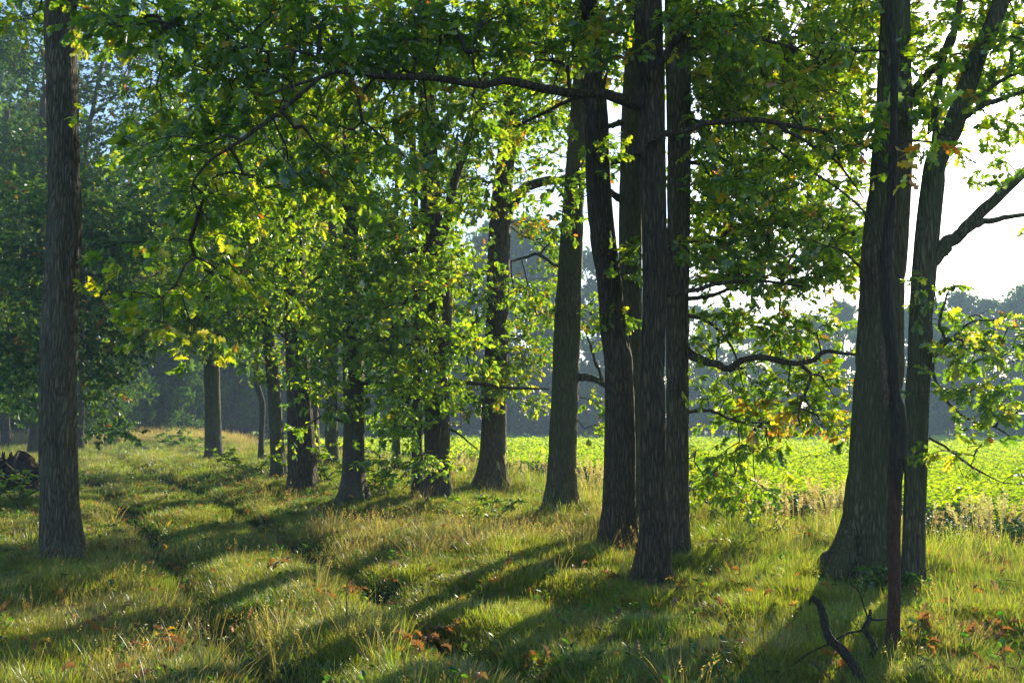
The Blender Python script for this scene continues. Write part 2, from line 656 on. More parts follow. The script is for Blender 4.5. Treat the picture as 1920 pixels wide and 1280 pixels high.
def grow(nodes_, Q, start_cost=.0):
    """join points Q to the tree by branches; returns parent index per point (negative = a node of the tree) and its order."""
    base = np.vstack(nodes_)
    nb = len(base)
    d0 = np.min(np.linalg.norm(Q[:, None] - base[None], axis=2), 1) if len(Q) * nb < 4e6 else np.array([np.min(np.linalg.norm(base - q, axis=1)) for q in Q])
    order = np.argsort(d0)
    A = np.empty((nb + len(Q), 3))
    A[:nb] = base
    path = np.zeros(nb + len(Q))
    par = np.zeros(len(Q), int)
    m = nb
    pos = {}
    for j in order:
        dist = np.linalg.norm(A[:m] - Q[j], axis=1)
        cost = dist * dist * .6 + dist + .35 * path[:m]
        p = int(np.argmin(cost))
        A[m] = Q[j]
        path[m] = path[p] + dist[p]
        pos[j] = m
        par[j] = p
        m += 1
    return A, par, pos, order, nb


def leaf_crown(t, blobs, kind='lobed', size=.12, per=9, cov=1.5, yellow=.05, orange=.02, brown=.01, twigs=True, droop=.35,
               tw_k=4, parts=0, spread=.16, mat=None, name='crown', clump=9, tw_gain=1.0, lean=None):
    Ps, ys, os_ = [], [], []
    for b in blobs:
        px, py, rx, ry, d, dd = b[:6]
        d = d + t.get('off', 0.0)
        opt = b[6] if len(b) > 6 else {}
        area = math.pi * rx * ry * (d / F) ** 2
        n = max(2, int(2.3 * opt.get('cov', cov) * area / (size * size * .42 * .55) / per))
        Ps.append(clump_points(px, py, rx, ry, d, dd, n, opt.get('clump', clump)))
        ys.append(np.full(n, opt.get('y', yellow)))
        os_.append(np.full(n, opt.get('o', orange)))
    Q = np.vstack(Ps)
    yel, org = np.concatenate(ys), np.concatenate(os_)
    keep = Q[:, 2] > zf(Q[:, 0], Q[:, 1]) + .35
    Q, yel, org = Q[keep], yel[keep], org[keep]
    n = len(Q)
    A, par, pos, order, nb = grow(t['nodes'], Q)
    w = np.zeros(len(A))
    w[nb:] = 1.0
    for j in order[::-1]:
        w[par[j]] += w[pos[j]]
    D = np.zeros((n, 3))
    mb = MB()
    for j in range(n):
        a, b = A[par[j]], Q[j]
        D[j] = b - a
        if twigs:
            L = np.linalg.norm(b - a)
            mid = a * .5 + b * .5 + np.array([0, 0, .10 * L]) + rng.normal(0, .05 * L, 3)
            r1 = min(.0019 * math.sqrt(w[pos[j]] + .6) * tw_gain, .035)
            r0 = min(.0019 * math.sqrt(w[pos[j]] + 1.6) * tw_gain * 1.1, .04)
            C = np.stack([a, .25 * a + .5 * mid + .25 * b, b])
            tube(mb, C, [r0, (r0 + r1) / 2, r1], tw_k, cap=False)
    if twigs and mb.n:
        mb.build('twigs', M_TWIG, t['root'], t['o'], kind='stuff')
    D = unit(unit(D) + rng.normal(0, .45, (n, 3)) + np.array([0, 0, -.25]))
    # leaves along every sprig
    Nn = unit(np.array([0, 0, 1.0]) + rng.normal(0, .40, (n, 3)))
    Sd = unit(np.cross(Nn, D))
    k = per
    u = np.sort(rng.random((n, k)), 1) ** .7
    side = np.where(np.arange(k) % 2 == 0, 1.0, -1.0)[None] * rng.uniform(.3, 1.5, (n, k))
    ln = spread * rng.uniform(.7, 1.4, (n, 1))
    base = Q[:, None] + D[:, None] * (u * ln)[..., None]
    U = D[:, None] * (.4 + .6 * u)[..., None] + Sd[:, None] * side[..., None] * .8 + rng.normal(0, .28, (n, k, 3)) + np.array([0, 0, -droop])
    N = Nn[:, None] + rng.normal(0, .48, (n, k, 3))
    sz = size * rng.uniform(.6, 1.25, (n, k)) * rng.uniform(.85, 1.15, (n, 1))
    C = np.zeros((n * k, 3))
    for yv in np.unique(np.stack([yel, org], 1), axis=0):
        sel = (yel == yv[0]) & (org == yv[1])
        C.reshape(n, k, 3)[sel] = tints(int(sel.sum()), k, yv[0], yv[1], brown).reshape(-1, k, 3)
    base, U, N, sz = base.reshape(-1, 3), U.reshape(-1, 3), N.reshape(-1, 3), sz.ravel()
    big = np.zeros(len(base), bool)
    if parts:
        qx, qy, qd = project(base)
        score = sz / qd * (qx > 10) * (qx < 1910) * (qy > 10) * (qy < 1270)
        # a leaf whose face is seen shows larger
        nn = unit(N)
        view = unit(np.array([0, 0, CAM_Z]) - base)
        score = score * (.4 + .6 * np.abs((nn * view).sum(1)))
        big[np.argsort(-score)[:parts]] = True
    mb = MB()
    s_ = ~big
    add_leaves(mb, base[s_], U[s_], N[s_], sz[s_], C[s_], kind)
    cr = mb.build(name, mat or M_LEAF, t['root'], t['o'], kind='stuff')
    for j in np.nonzero(big)[0]:
        single_leaf(t, base[j], U[j], N[j], sz[j], C[j])
    return cr


LEAF_MESH = {}
PAL = [GREENS[0], GREENS[1], GREENS[2], GREENS[4], YELLOW[0], YELLOW[2], ORANGE[0], ORANGE[1], BROWN[0]]


def single_leaf(t, p, u, nrm, s, c):
    q = int(np.argmin([np.abs(c - x).sum() for x in PAL]))
    if q not in LEAF_MESH:
        mb = MB()
        mb.add(LOBED[0], LOBED[1], np.clip(PAL[q], 0, 1))
        LEAF_MESH[q] = mb.mesh('leaf')
        LEAF_MESH[q].materials.append(M_LEAF)
    o = bpy.data.objects.new('leaf', LEAF_MESH[q])
    COL.objects.link(o)
    o.parent = t['root']
    u = unit(u)
    w = unit(np.cross(nrm, u))
    nn = np.cross(u, w)
    m = Matrix(((u[0] * s, w[0] * s, nn[0] * s, p[0] - t['o'][0]), (u[1] * s, w[1] * s, nn[1] * s, p[1] - t['o'][1]),
                (u[2] * s, w[2] * s, nn[2] * s, p[2] - t['o'][2]), (0, 0, 0, 1)))
    o.matrix_local = m


def top_crown(t, h0, h1, rad, n=160, size=.22, name='crown_top'):
    """the part of a crown above the picture: coarser leaves round the upper trunk."""
    o = t['o']
    a = rng.uniform(0, 6.283, n)
    q = np.sqrt(rng.random(n)) * rad
    z = rng.uniform(h0, h1, n)
    q = q * np.sqrt(np.clip(1 - ((z - (h0 + h1) / 2) / ((h1 - h0) / 2 + .01)) ** 2 * .7, .1, 1))
    tp = t['nodes'][0][-1]
    cx = o[0] + (tp[0] - o[0]) * .8
    C = np.stack([cx + q * np.cos(a), t['d'] + q * np.sin(a), z], -1)
    k = 26
    P = (C[:, None] + rng.normal(0, 1, (n, k, 3)) * np.array([.38, .38, .20])).reshape(-1, 3)
    U = rng.normal(0, 1, P.shape) + np.array([0, 0, -.3])
    N = np.array([0, 0, 1.0]) + rng.normal(0, .6, P.shape)
    mb = MB()
    add_leaves(mb, P, U, N, size * rng.uniform(.6, 1.2, len(P)), tints(n, k, .04, .015), 'diamond')
    mb.build(name, M_LEAF, t['root'], o, kind='stuff')


# --- N : slender oak right of the middle, nearest of the row
tN = make_tree('oak_tree', 'slender dark oak standing nearest in the middle, its long bare limb reaching to the left', (1225, 1108),
               [(1219, 1108, 58), (1224, 1000, 52), (1225, 890, 50), (1223, 690, 47), (1227, 550, 47), (1227, 400, 49), (1221, 300, 56), (1222, 150, 50), (1215, 25, 54)],
               M_BARK_DARK, 13, 1.0, k=44, seed=11, limbs=[
                   ('limb', [(1215, 195, 26), (1185, 192, 24), (1140, 180, 20), (1080, 175, 17), (1020, 168, 17), (950, 152, 15), (900, 160, 14), (815, 145, 13), (715, 142, 11), (640, 135, 9), (590, 148, 7), (500, 178, 4)], 9.3, 7.6),
                   ('branch', [(600, 146, 8), (525, 210, 8), (465, 255, 8), (390, 305, 6), (360, 350, 4), (372, 400, 2)], 7.75, 7.3),
                   ('branch', [(640, 135, 6), (600, 110, 5), (545, 95, 4), (480, 95, 3), (410, 60, 3), (320, 45, 2)], 7.95, 7.5),
                   ('branch', [(905, 158, 6), (890, 130, 5), (887, 90, 4), (898, 60, 3)], 8.6, 8.4),
                   ('limb', [(1218, 150, 18), (1250, 100, 15), (1280, 65, 13), (1310, 15, 11), (1330, -60, 8)], 9.2, 9.0),
                   ('limb', [(1200, 292, 16), (1215, 262, 13), (1280, 247, 11), (1330, 232, 11), (1410, 225, 11), (1480, 235, 9), (1545, 250, 7), (1565, 280, 5), (1580, 315, 3)], 9.1, 8.9),
                   ('branch', [(1405, 228, 6), (1455, 280, 5), (1510, 315, 5), (1580, 360, 4), (1625, 405, 4), (1648, 470, 2)], 9.0, 8.9),
                   ('branch', [(1460, 236, 7), (1520, 272, 6), (1570, 305, 5), (1600, 345, 4), (1622, 375, 2)], 8.9, 8.7),
                   ('limb', [(1222, 556, 12), (1258, 552, 10), (1300, 545, 9), (1355, 530, 8), (1430, 527, 6), (1505, 537, 4)], 9.3, 9.6),
               ])
# --- O : trunk right behind it
tO = make_tree('oak_tree', 'straight oak trunk half hidden behind the slender dark oak, with a snaking low limb', (1270, 1052),
               [(1271, 1052, 46), (1270, 900, 43), (1270, 640, 43), (1273, 300, 46), (1270, 30, 50)], M_BARK, 14, .5, k=40, seed=12, limbs=[
                   ('limb', [(1280, 655, 17), (1310, 672, 16), (1340, 684, 15), (1370, 690, 14), (1400, 674, 13), (1430, 670, 13), (1480, 680, 11), (1520, 675, 10), (1545, 659, 9), (1580, 662, 7), (1612, 665, 5)], 11.9, 11.0),
                   ('branch', [(1500, 680, 8), (1520, 705, 7), (1510, 735, 6), (1497, 770, 5), (1500, 797, 3)], 11.25, 11.2),
                   ('branch', [(1288, 772, 8), (1330, 770, 6), (1370, 785, 5), (1420, 800, 3)], 11.9, 12.2),
                   ('limb', [(1280, 105, 12), (1330, 77, 10), (1370, 58, 9), (1420, 70, 8), (1490, 92, 6), (1540, 112, 3)], 11.9, 11.6),
                   ('branch', [(1288, 560, 9), (1330, 556, 8), (1380, 540, 6), (1440, 552, 3)], 11.9, 12.4),
                   ('branch', [(1288, 590, 8), (1330, 605, 6), (1365, 640, 5), (1385, 680, 3)], 11.9, 12.2)])
# --- M : bent dark trunk
tM = make_tree('oak_tree', 'dark oak with a bent S-shaped trunk leaning left as it rises', (1158, 1032),
               [(1156, 1032, 62), (1160, 940, 60), (1162, 840, 58), (1160, 690, 54), (1150, 620, 50), (1143, 525, 48), (1131, 450, 50), (1122, 350, 46), (1118, 225, 47), (1110, 125, 45), (1107, 25, 36)],
               M_BARK_DARK, 12, .6, k=40, seed=13, rough=.026, limbs=[
                   ('branch', [(1100, 180, 9), (1075, 186, 8), (1040, 202, 7), (1000, 222, 6), (960, 238, 5), (920, 248, 3)], 12.0, 11.4),
                   ('branch', [(1125, 60, 10), (1160, 20, 8), (1190, -30, 6)], 12.2, 12.2)])
# --- M2 : behind M and N
tM2 = make_tree('oak_tree', 'greyish oak trunk squeezed between the bent trunk and the slender dark oak', (1187, 1008),
                [(1187, 1008, 44), (1186, 860, 40), (1185, 700, 38), (1182, 430, 46), (1186, 200, 42), (1192, 40, 38)], M_BARK_GREEN, 13, .3, k=36, seed=14, limbs=[
                    ('stub', [(1180, 226, 14), (1155, 233, 11), (1140, 237, 9)], 14.0, 13.8),
                    ('stub', [(1176, 300, 12), (1152, 304, 10), (1138, 308, 8)], 14.0, 13.8),
                    ('stub', [(1172, 380, 16), (1152, 366, 13), (1140, 355, 10)], 14.0, 13.8)])
# --- L : green-grey trunk leaning right
tL = make_tree('oak_tree', 'thick green-grey oak leaning slightly right, standing alone before the bright field', (1050, 955),
               [(1050, 955, 58), (1053, 880, 54), (1058, 760, 52), (1063, 640, 52), (1067, 550, 49), (1073, 425, 44), (1080, 300, 38), (1087, 200, 36), (1094, 80, 32)], M_BARK_GREEN, 13, .6, k=40, seed=15, limbs=[
                   ('stub', [(1080, 706, 16), (1110, 710, 13), (1128, 717, 11), (1134, 724, 7)], 16.9, 16.6),
                   ('branch', [(1132, 718, 7), (1117, 680, 6), (1108, 650, 5), (1100, 630, 3)], 16.7, 16.6),
                   ('branch', [(1060, 500, 7), (1042, 498, 6), (1010, 477, 6), (985, 482, 5), (958, 490, 3)], 17.0, 17.5),
                   ('branch', [(1012, 477, 4), (1025, 462, 3), (1032, 455, 2)], 17.2, 17.2)])
# --- K
tK = make_tree('oak_tree', 'broad-footed oak whose arched limb bends off to the right at mid height', (922, 922),
               [(922, 922, 54), (924, 860, 50), (927, 760, 46), (930, 680, 44), (935, 500, 43), (939, 390, 42), (948, 300, 36), (957, 200, 35), (960, 120, 33), (963, 60, 30)], M_BARK, 14, .65, k=36, seed=16, limbs=[
                   ('limb', [(948, 400, 22), (962, 378, 21), (980, 358, 19), (1000, 346, 18), (1030, 339, 17), (1060, 337, 15), (1085, 330, 11), (1120, 310, 7)], 21.0, 20.5),
                   ('branch', [(930, 640, 8), (900, 650, 7), (872, 665, 6), (850, 660, 3)], 21.0, 20.4)])
# --- J
tJ = make_tree('oak_tree', 'dark oak at the right end of the leafy screen, leaves hanging round its trunk', (820, 943),
               [(820, 943, 54), (820, 870, 50), (819, 760, 48), (818, 700, 47), (825, 575, 46), (812, 440, 44), (806, 340, 38), (800, 200, 34), (796, 50, 30)], M_BARK, 13, .3, k=36, seed=17, limbs=[
                   ('limb', [(820, 470, 22), (837, 415, 19), (850, 355, 17), (865, 300, 15), (885, 240, 13), (905, 175, 10), (912, 120, 7)], 17.0, 17.2),
                   ('branch', [(840, 720, 9), (870, 719, 8), (900, 720, 7), (965, 727, 6), (1030, 729, 3)], 17.0, 17.2),
                   ('branch', [(840, 802, 5), (862, 815, 4), (880, 830, 3), (895, 842, 2)], 17.0, 17.0)])
# --- I
tI = make_tree('oak_tree', 'thin trunk pressed against the left side of a thicker oak in the leafy screen', (784, 936),
               [(783, 936, 24), (782, 840, 21), (783, 720, 19), (782, 575, 17), (778, 400, 15), (772, 200, 12)], M_BARK, 9, .3, k=24, seed=18)
# --- H
tH = make_tree('hornbeam_tree', 'reddish brown trunk with spreading foot, wrapped in hanging leafy branches', (662, 938),
               [(662, 938, 48), (662, 880, 40), (664, 800, 39), (662, 700, 38), (660, 560, 34), (656, 420, 30), (655, 250, 26), (654, 60, 22)], M_BARK_FINE, 12, .55, k=36, seed=19, rough=.006, limbs=[
                   ('limb', [(668, 650, 10), (710, 620, 8), (750, 610, 6), (790, 620, 3)], 16.4, 15.6),
                   ('limb', [(664, 720, 9), (720, 720, 7), (770, 760, 5), (810, 840, 2)], 16.4, 15.4),
                   ('limb', [(656, 520, 9), (600, 520, 7), (560, 560, 5), (520, 620, 3)], 16.4, 15.8),
                   ('limb', [(655, 330, 10), (700, 290, 7), (760, 290, 4)], 16.4, 15.8),
                   ('limb', [(655, 380, 9), (600, 360, 7), (560, 390, 4)], 16.4, 15.8),
                   ('branch', [(662, 800, 6), (610, 780, 5), (570, 800, 3)], 16.4, 15.8)])
# --- G
tG = make_tree('oak_tree', 'dark heavy oak left of the leafy screen, shadowed side with a mossy right foot', (566, 922),
               [(567, 922, 56), (566, 860, 53), (562, 760, 50), (557, 640, 46), (553, 520, 44), (548, 400, 38), (545, 250, 32), (543, 60, 27)], M_BARK_DARK, 14, .35, k=36, seed=20, limbs=[
                   ('limb', [(553, 420, 16), (520, 380, 12), (470, 370, 8), (420, 390, 4)], 18.6, 17.6),
                   ('limb', [(548, 330, 14), (580, 280, 10), (620, 240, 6)], 18.6, 18.0)])
tG2 = make_tree('oak_tree', 'pale brown trunk showing just right of the dark heavy oak', (586, 876),
                [(586, 876, 30), (585, 760, 25), (583, 640, 24), (580, 450, 21), (576, 250, 17)], M_BARK_GREY, 12, .3, k=24, seed=21)
# --- F
tF = make_tree('oak_tree', 'middling grey-brown trunk between the crooked thin stem and the dark heavy oak', (522, 894),
               [(522, 894, 31), (519, 820, 27), (516, 765, 26), (510, 690, 25), (504, 640, 24), (496, 520, 21), (490, 350, 18), (485, 150, 14)], M_BARK_GREEN, 12, .35, k=30, seed=22, limbs=[
                   ('limb', [(500, 560, 9), (470, 530, 7), (430, 520, 4)], 22.5, 21.5)])
# --- E
tE = make_tree('young_tree', 'thin crooked stem with a kink halfway, the thinnest trunk in the row', (490, 868),
               [(489, 868, 13), (490, 820, 11), (492, 760, 11), (483, 725, 11), (480, 700, 9), (483, 640, 9), (480, 560, 7), (470, 460, 5)], M_BARK_FINE, 7, .3, k=16, seed=23, rough=.003)
# --- B
tB = make_tree('oak_tree', 'straight smooth-looking oak at the far end of the row beside the grassy track', (401, 863),
               [(402, 863, 36), (400, 800, 32), (398, 720, 31), (397, 640, 30), (396, 500, 27), (392, 300, 23), (390, 100, 18)], M_BARK_GREEN, 15, .3, k=30, seed=24, limbs=[
                   ('limb', [(396, 520, 11), (360, 480, 8), (320, 470, 4)], 30, 28.5)])
tC = make_tree('oak_tree', 'distant trunk with a side fork, left of two standing close behind the far oak', (440, 834),
               [(440, 834, 25), (441, 780, 20), (443, 720, 20), (444, 640, 18), (446, 500, 15), (448, 300, 12)], M_BARK, 15, .3, k=20, seed=25, limbs=[
                   ('limb', [(446, 740, 8), (458, 715, 7), (470, 700, 5), (490, 690, 3)], 38, 38)])
tC2 = make_tree('oak_tree', 'thin dim distant trunk, the farthest visible behind the forked one', (424, 834),
                [(424, 834, 12), (426, 760, 10), (430, 690, 9), (432, 500, 7)], M_BARK_DARK, 13, .2, k=16, seed=26)
tC3 = make_tree('oak_tree', 'hazy grey distant trunk just right of the forked one', (461, 832),
                [(461, 832, 16), (461, 760, 14), (460, 680, 13), (458, 500, 10)], M_BARK_GREY, 14, .2, k=16, seed=27)
tD1 = make_tree('oak_tree', 'trunk deep inside the leafy screen, seen in gaps left of the hornbeam', (621, 872),
                [(621, 872, 26), (622, 780, 23), (624, 700, 22), (624, 500, 18), (622, 300, 14)], M_BARK_GREEN, 13, .3, k=20, seed=28)
tD2 = make_tree('oak_tree', 'short glimpse of trunk among the leaves right of the hornbeam', (742, 890),
                [(742, 890, 18), (743, 800, 15), (742, 700, 14), (741, 500, 11)], M_BARK_FINE, 11, .3, k=18, seed=29)
# --- A : left oak
tA = make_tree('oak_tree', 'tall thick oak trunk alone at the left, deeply furrowed bark, beside the track', (116, 1052),
               [(117, 1052, 78), (114, 980, 76), (111, 900, 73), (110, 760, 73), (111, 640, 72), (117, 520, 68), (122, 420, 68), (119, 300, 65), (115, 150, 62), (112, 20, 65)], M_BARK_GREY, 15, .32, k=56, seed=30, rough=.024)
# --- P, Q : the pair on the right
tP = make_tree('oak_tree', 'thickest oak with wide flared foot and a bare scar, right of the middle', (1616, 1094),
               [(1615, 1094, 120), (1622, 1045, 110), (1629, 990, 103), (1634, 920, 100), (1640, 840, 98), (1644, 740, 94), (1648, 690, 98), (1652, 560, 88), (1662, 430, 86), (1672, 300, 80), (1678, 100, 66), (1680, 0, 60)], M_BARK_GREEN, 13, .62, k=52, seed=31, rough=.02, limbs=[
                   ('root', [(1592, 990, 30), (1583, 1040, 44), (1567, 1075, 44), (1543, 1098, 34), (1518, 1112, 18)], 9.95, 9.8),
                   ('limb', [(1700, 190, 20), (1730, 150, 17), (1762, 120, 15), (1785, 70, 13), (1800, 10, 10)], 10.2, 10.4),
                   ('branch', [(1640, 520, 7), (1612, 500, 6), (1580, 470, 5), (1545, 460, 3)], 10.2, 10.0)])
tQ = make_tree('oak_tree', 'oak leaning right and forking high over the field, rightmost of all trunks', (1711, 1106),
               [(1711, 1106, 46), (1713, 1000, 43), (1716, 900, 43), (1719, 760, 47), (1725, 660, 48), (1729, 560, 47), (1737, 450, 48), (1748, 350, 46), (1756, 300, 44), (1781, 250, 44), (1800, 200, 40), (1836, 100, 37), (1878, 0, 36)], M_BARK_GREEN, 12, .3, k=44, seed=32, top_lean=(.25, 0), limbs=[
                   ('limb', [(1738, 500, 24), (1752, 484, 30), (1768, 466, 31), (1790, 448, 27), (1815, 425, 25), (1860, 375, 22), (1920, 325, 20), (1990, 270, 15)], 10.3, 10.2),
                   ('limb', [(1800, 440, 16), (1830, 422, 15), (1870, 412, 12), (1920, 402, 9), (1980, 410, 5)], 10.25, 10.0),
                   ('limb', [(1798, 228, 15), (1830, 205, 13), (1880, 185, 11), (1930, 168, 8), (1990, 150, 5)], 10.3, 10.1),
                   ('limb', [(1808, 195, 13), (1850, 172, 10), (1880, 150, 8), (1925, 132, 6), (1970, 130, 3)], 10.3, 10.2),
                   ('limb', [(1750, 320, 20), (1752, 260, 16), (1757, 180, 14), (1775, 90, 14), (1795, 30, 13), (1815, -60, 9)], 10.4, 10.6),
                   ('limb', [(1745, 662, 22), (1765, 646, 15), (1785, 637, 11), (1820, 645, 9), (1855, 662, 7), (1885, 690, 4)], 10.2, 9.9),
                   ('branch', [(1748, 680, 7), (1757, 722, 6), (1790, 768, 6), (1830, 792, 5), (1865, 800, 4), (1905, 825, 2)], 10.2, 9.8),
                   ('branch', [(1742, 820, 6), (1775, 840, 5), (1810, 866, 5), (1840, 885, 4), (1880, 905, 2)], 10.2, 9.7),
                   ('branch', [(1775, 640, 7), (1762, 610, 6), (1770, 570, 5), (1778, 545, 3)], 10.2, 10.1),
                   ('branch', [(1785, 637, 6), (1810, 610, 5), (1850, 600, 4), (1900, 612, 3), (1940, 620, 2)], 10.2, 10.0)])

# splintered wood in the scar of P
root_p, o_p = tP['root'], tP['o']
mb = MB()
for k_ in range(26):
    px = 1624 + rng.uniform(-14, 20)
    py = rng.uniform(455, 560)
    pts = [at(px + (py2 - py) * .06 + rng.normal(0, 1.5), py2, tP['d'] - .255 + .006 * rng.random()) for py2 in (py, py + 18, py + rng.uniform(30, 60))]
    tube(mb, catmull(pts, 6), np.linspace(.008, .003, 6) * rng.uniform(.6, 1.3), 5)
mb.build('splintered_wood', M_PALEWOOD, root_p, o_p, kind='stuff')

# --- R : dead stem
g = ground(1674, 1220)
rd = g[1] + .05
root = empty('dead_tree', tuple(g))
tag(root, 'slim dead stem, barkless and reddish below, standing before the thickest oak', 'dead tree', 'trees of the wood edge')
low = [(1673, 1224, 32), (1675, 1160, 25), (1677, 1100, 24), (1676, 1000, 26), (1679, 930, 26), (1679, 888, 27)]
up_ = [(1679, 890, 30), (1684, 830, 33), (1683, 770, 33), (1674, 735, 30), (1673, 660, 26), (1664, 590, 25), (1660, 520, 23), (1664, 450, 21), (1671, 380, 18), (1674, 300, 17), (1676, 250, 15), (1677, 150, 16), (1678, 110, 17), (1671, 60, 13), (1670, 0, 11), (1668, -120, 7)]
for nm, pts, mt, s0 in (('bare_trunk', low, M_WOOD, 41), ('trunk', up_, M_DEADBARK, 42)):
    P, r = poly(pts, rd)
    if nm == 'bare_trunk':
        P = np.vstack([P[0] + [0, 0, -.2], P])
        r = np.concatenate([[r[0] * 1.1], r])
    n = 60
    PP = catmull(P, n)
    rr = np.interp(np.linspace(0, len(P) - 1, n), np.arange(len(P)), r)
    mb = MB()
    tube(mb, PP, rr, 22, trunk_shape(g[2], .12, s0, .006))
    o_ = mb.build(nm, mt, root, g)
    if nm == 'bare_trunk':
        o_['label'] = 'reddish barkless lower stem'
tR = dict(root=root, o=g, d=rd, nodes=[catmull(poly(up_, rd)[0], 40)[10:]], bark=M_DEADBARK)
add_limb(tR, 'splinter', [(1662, 760, 10), (1660, 720, 11), (1656, 660, 9), (1653, 625, 4)], rd - .07, rd - .09, bark=M_PALEWOOD)
add_limb(tR, 'branch', [(1650, 470, 3), (1652, 520, 4), (1660, 560, 5)], rd, rd)

g_ = tR['o']
for k_ in range(9):
    a_ = rng.uniform(-3.0, .2)
    c_ = at(1679, 880, rd)
    rr_ = .062
    p_ = c_ + np.array([math.cos(a_) * rr_, math.sin(a_) * rr_, .03])
    L_ = rng.uniform(.07, .22)
    mb = MB()
    w_ = np.array([-math.sin(a_), math.cos(a_), 0]) * rng.uniform(.010, .022)
    n_ = np.array([math.cos(a_), math.sin(a_), 0]) * .008
    q0, q1, q2 = p_ + [0, 0, .05], p_ - [0, 0, L_ * .5] + n_ * .4, p_ - [0, 0, L_] + n_ * rng.uniform(-.2, 1.2)
    V = [q0 - w_, q0 + w_, q0 + w_ + n_, q0 - w_ + n_, q1 - w_, q1 + w_, q1 + w_ + n_, q1 - w_ + n_, q2 - w_ * .2, q2 + w_ * .3, q2 + w_ * .3 + n_ * .6, q2 - w_ * .2 + n_ * .6]
    mb.add(V, np.array([[0, 1, 5, 4], [1, 2, 6, 5], [2, 3, 7, 6], [3, 0, 4, 7], [4, 5, 9, 8], [5, 6, 10, 9], [6, 7, 11, 10], [7, 4, 8, 11], [8, 9, 10, 11], [3, 2, 1, 0]]))
    mb.build('bark_flake', M_DEADBARK, tR['root'], g_, smooth_shade=False)

# left-hand background trees
tU = make_tree('oak_tree', 'dark trunk in the shade right behind the tall thick oak at the left', (64, 852),
               [(63, 852, 24), (66, 790, 20), (70, 720, 19), (72, 600, 18), (76, 400, 16), (80, 200, 13)], M_BARK_DARK, 14, .4, k=24, seed=51)
tV = make_tree('oak_tree', 'shaded trunk at the left edge of the wood beyond the brush heap', (12, 838),
               [(12, 838, 20), (10, 780, 18), (8, 700, 17), (10, 500, 15), (14, 200, 12)], M_BARK_DARK, 15, .3, k=20, seed=52)
tV2 = make_tree('oak_tree', 'thin shaded trunk right of the one at the left edge', (31, 830),
                [(31, 830, 11), (30, 760, 10), (28, 640, 9), (20, 400, 8)], M_BARK_DARK, 13, .3, k=16, seed=53)
tW = make_tree('oak_tree', 'small dark trunk at the rim of the pale meadow behind the grassy track', (191, 830),
               [(191, 830, 10), (192, 790, 8), (194, 730, 8), (198, 600, 7), (205, 400, 6)], M_BARK_DARK, 14, .3, k=16, seed=54)
tX = make_tree('oak_tree', 'tree rising behind the left oak, thin limbs against the pale sky', (150, 845),
               [(150, 845, 16), (152, 760, 14), (155, 600, 13), (160, 300, 11), (175, 200, 9), (200, 80, 7)], M_BARK_DARK, 13, .3, k=16, seed=55, limbs=[
                   ('limb', [(155, 270, 8), (175, 215, 7), (215, 180, 6), (245, 130, 4), (260, 80, 3)], 30, 29.5),
                   ('limb', [(160, 330, 8), (130, 250, 6), (100, 180, 5), (75, 90, 3)], 30, 29.5),
                   ('limb', [(250, 280, 4), (275, 230, 4), (262, 200, 3), (285, 150, 2)], 30, 29.5)])

# ---- crowns in the picture
NEAR = dict(kind='lobed', size=.098, per=9)
MID = dict(kind='ovate', size=.092, per=11, spread=.2)
FARK = dict(kind='diamond', size=.15, per=12, spread=.3, tw_k=3)
d = 8.6
leaf_crown(tN, [
    (820, 85, 150, 80, 8.9, .5), (930, 60, 120, 70, 9.0, .5), (700, 70, 150, 85, 8.6, .5), (560, 110, 150, 100, 8.4, .5), (640, 215, 140, 75, 8.5, .4, dict(cov=1.1)),
    (450, 210, 130, 95, 8.1, .5), (330, 110, 150, 95, 8.0, .5), (230, 40, 110, 60, 7.9, .4), (430, 330, 110, 70, 8.0, .4, dict(y=.18)), (360, 400, 90, 60, 7.8, .3), (770, 230, 110, 60, 8.7, .4, dict(cov=1.0)),
    (870, 230, 60, 60, 8.7, .4, dict(cov=.8)), (300, 240, 90, 90, 8.0, .4, dict(cov=.9)), (480, 30, 150, 60, 8.0, .5), (690, 320, 90, 60, 8.4, .4, dict(cov=.9)), (560, 320, 80, 70, 8.2, .4, dict(cov=1.0)),
    (1090, 60, 90, 60, 9.3, .4, dict(o=.12)), (1150, 110, 40, 50, 9.0, .3), (1010, 60, 70, 60, 9.2, .4), (1250, 20, 60, 25, 9.0, .3),
    (1410, 300, 120, 60, 9.2, .4, dict(cov=.8, y=.15)), (1500, 190, 90, 70, 9.2, .4, dict(cov=.9, y=.2, o=.08)), (1560, 300, 50, 60, 8.9, .3, dict(cov=.7)), (1400, 20, 110, 60, 9.0, .4, dict(y=.12)), (1340, 80, 60, 60, 9.1, .3, dict(y=.3)),
    (1270, 440, 30, 30, 9.4, .2, dict(cov=.9)), (1440, 520, 80, 35, 9.6, .3, dict(cov=.9, y=.1))],
    cov=1.35, parts=260, **NEAR)
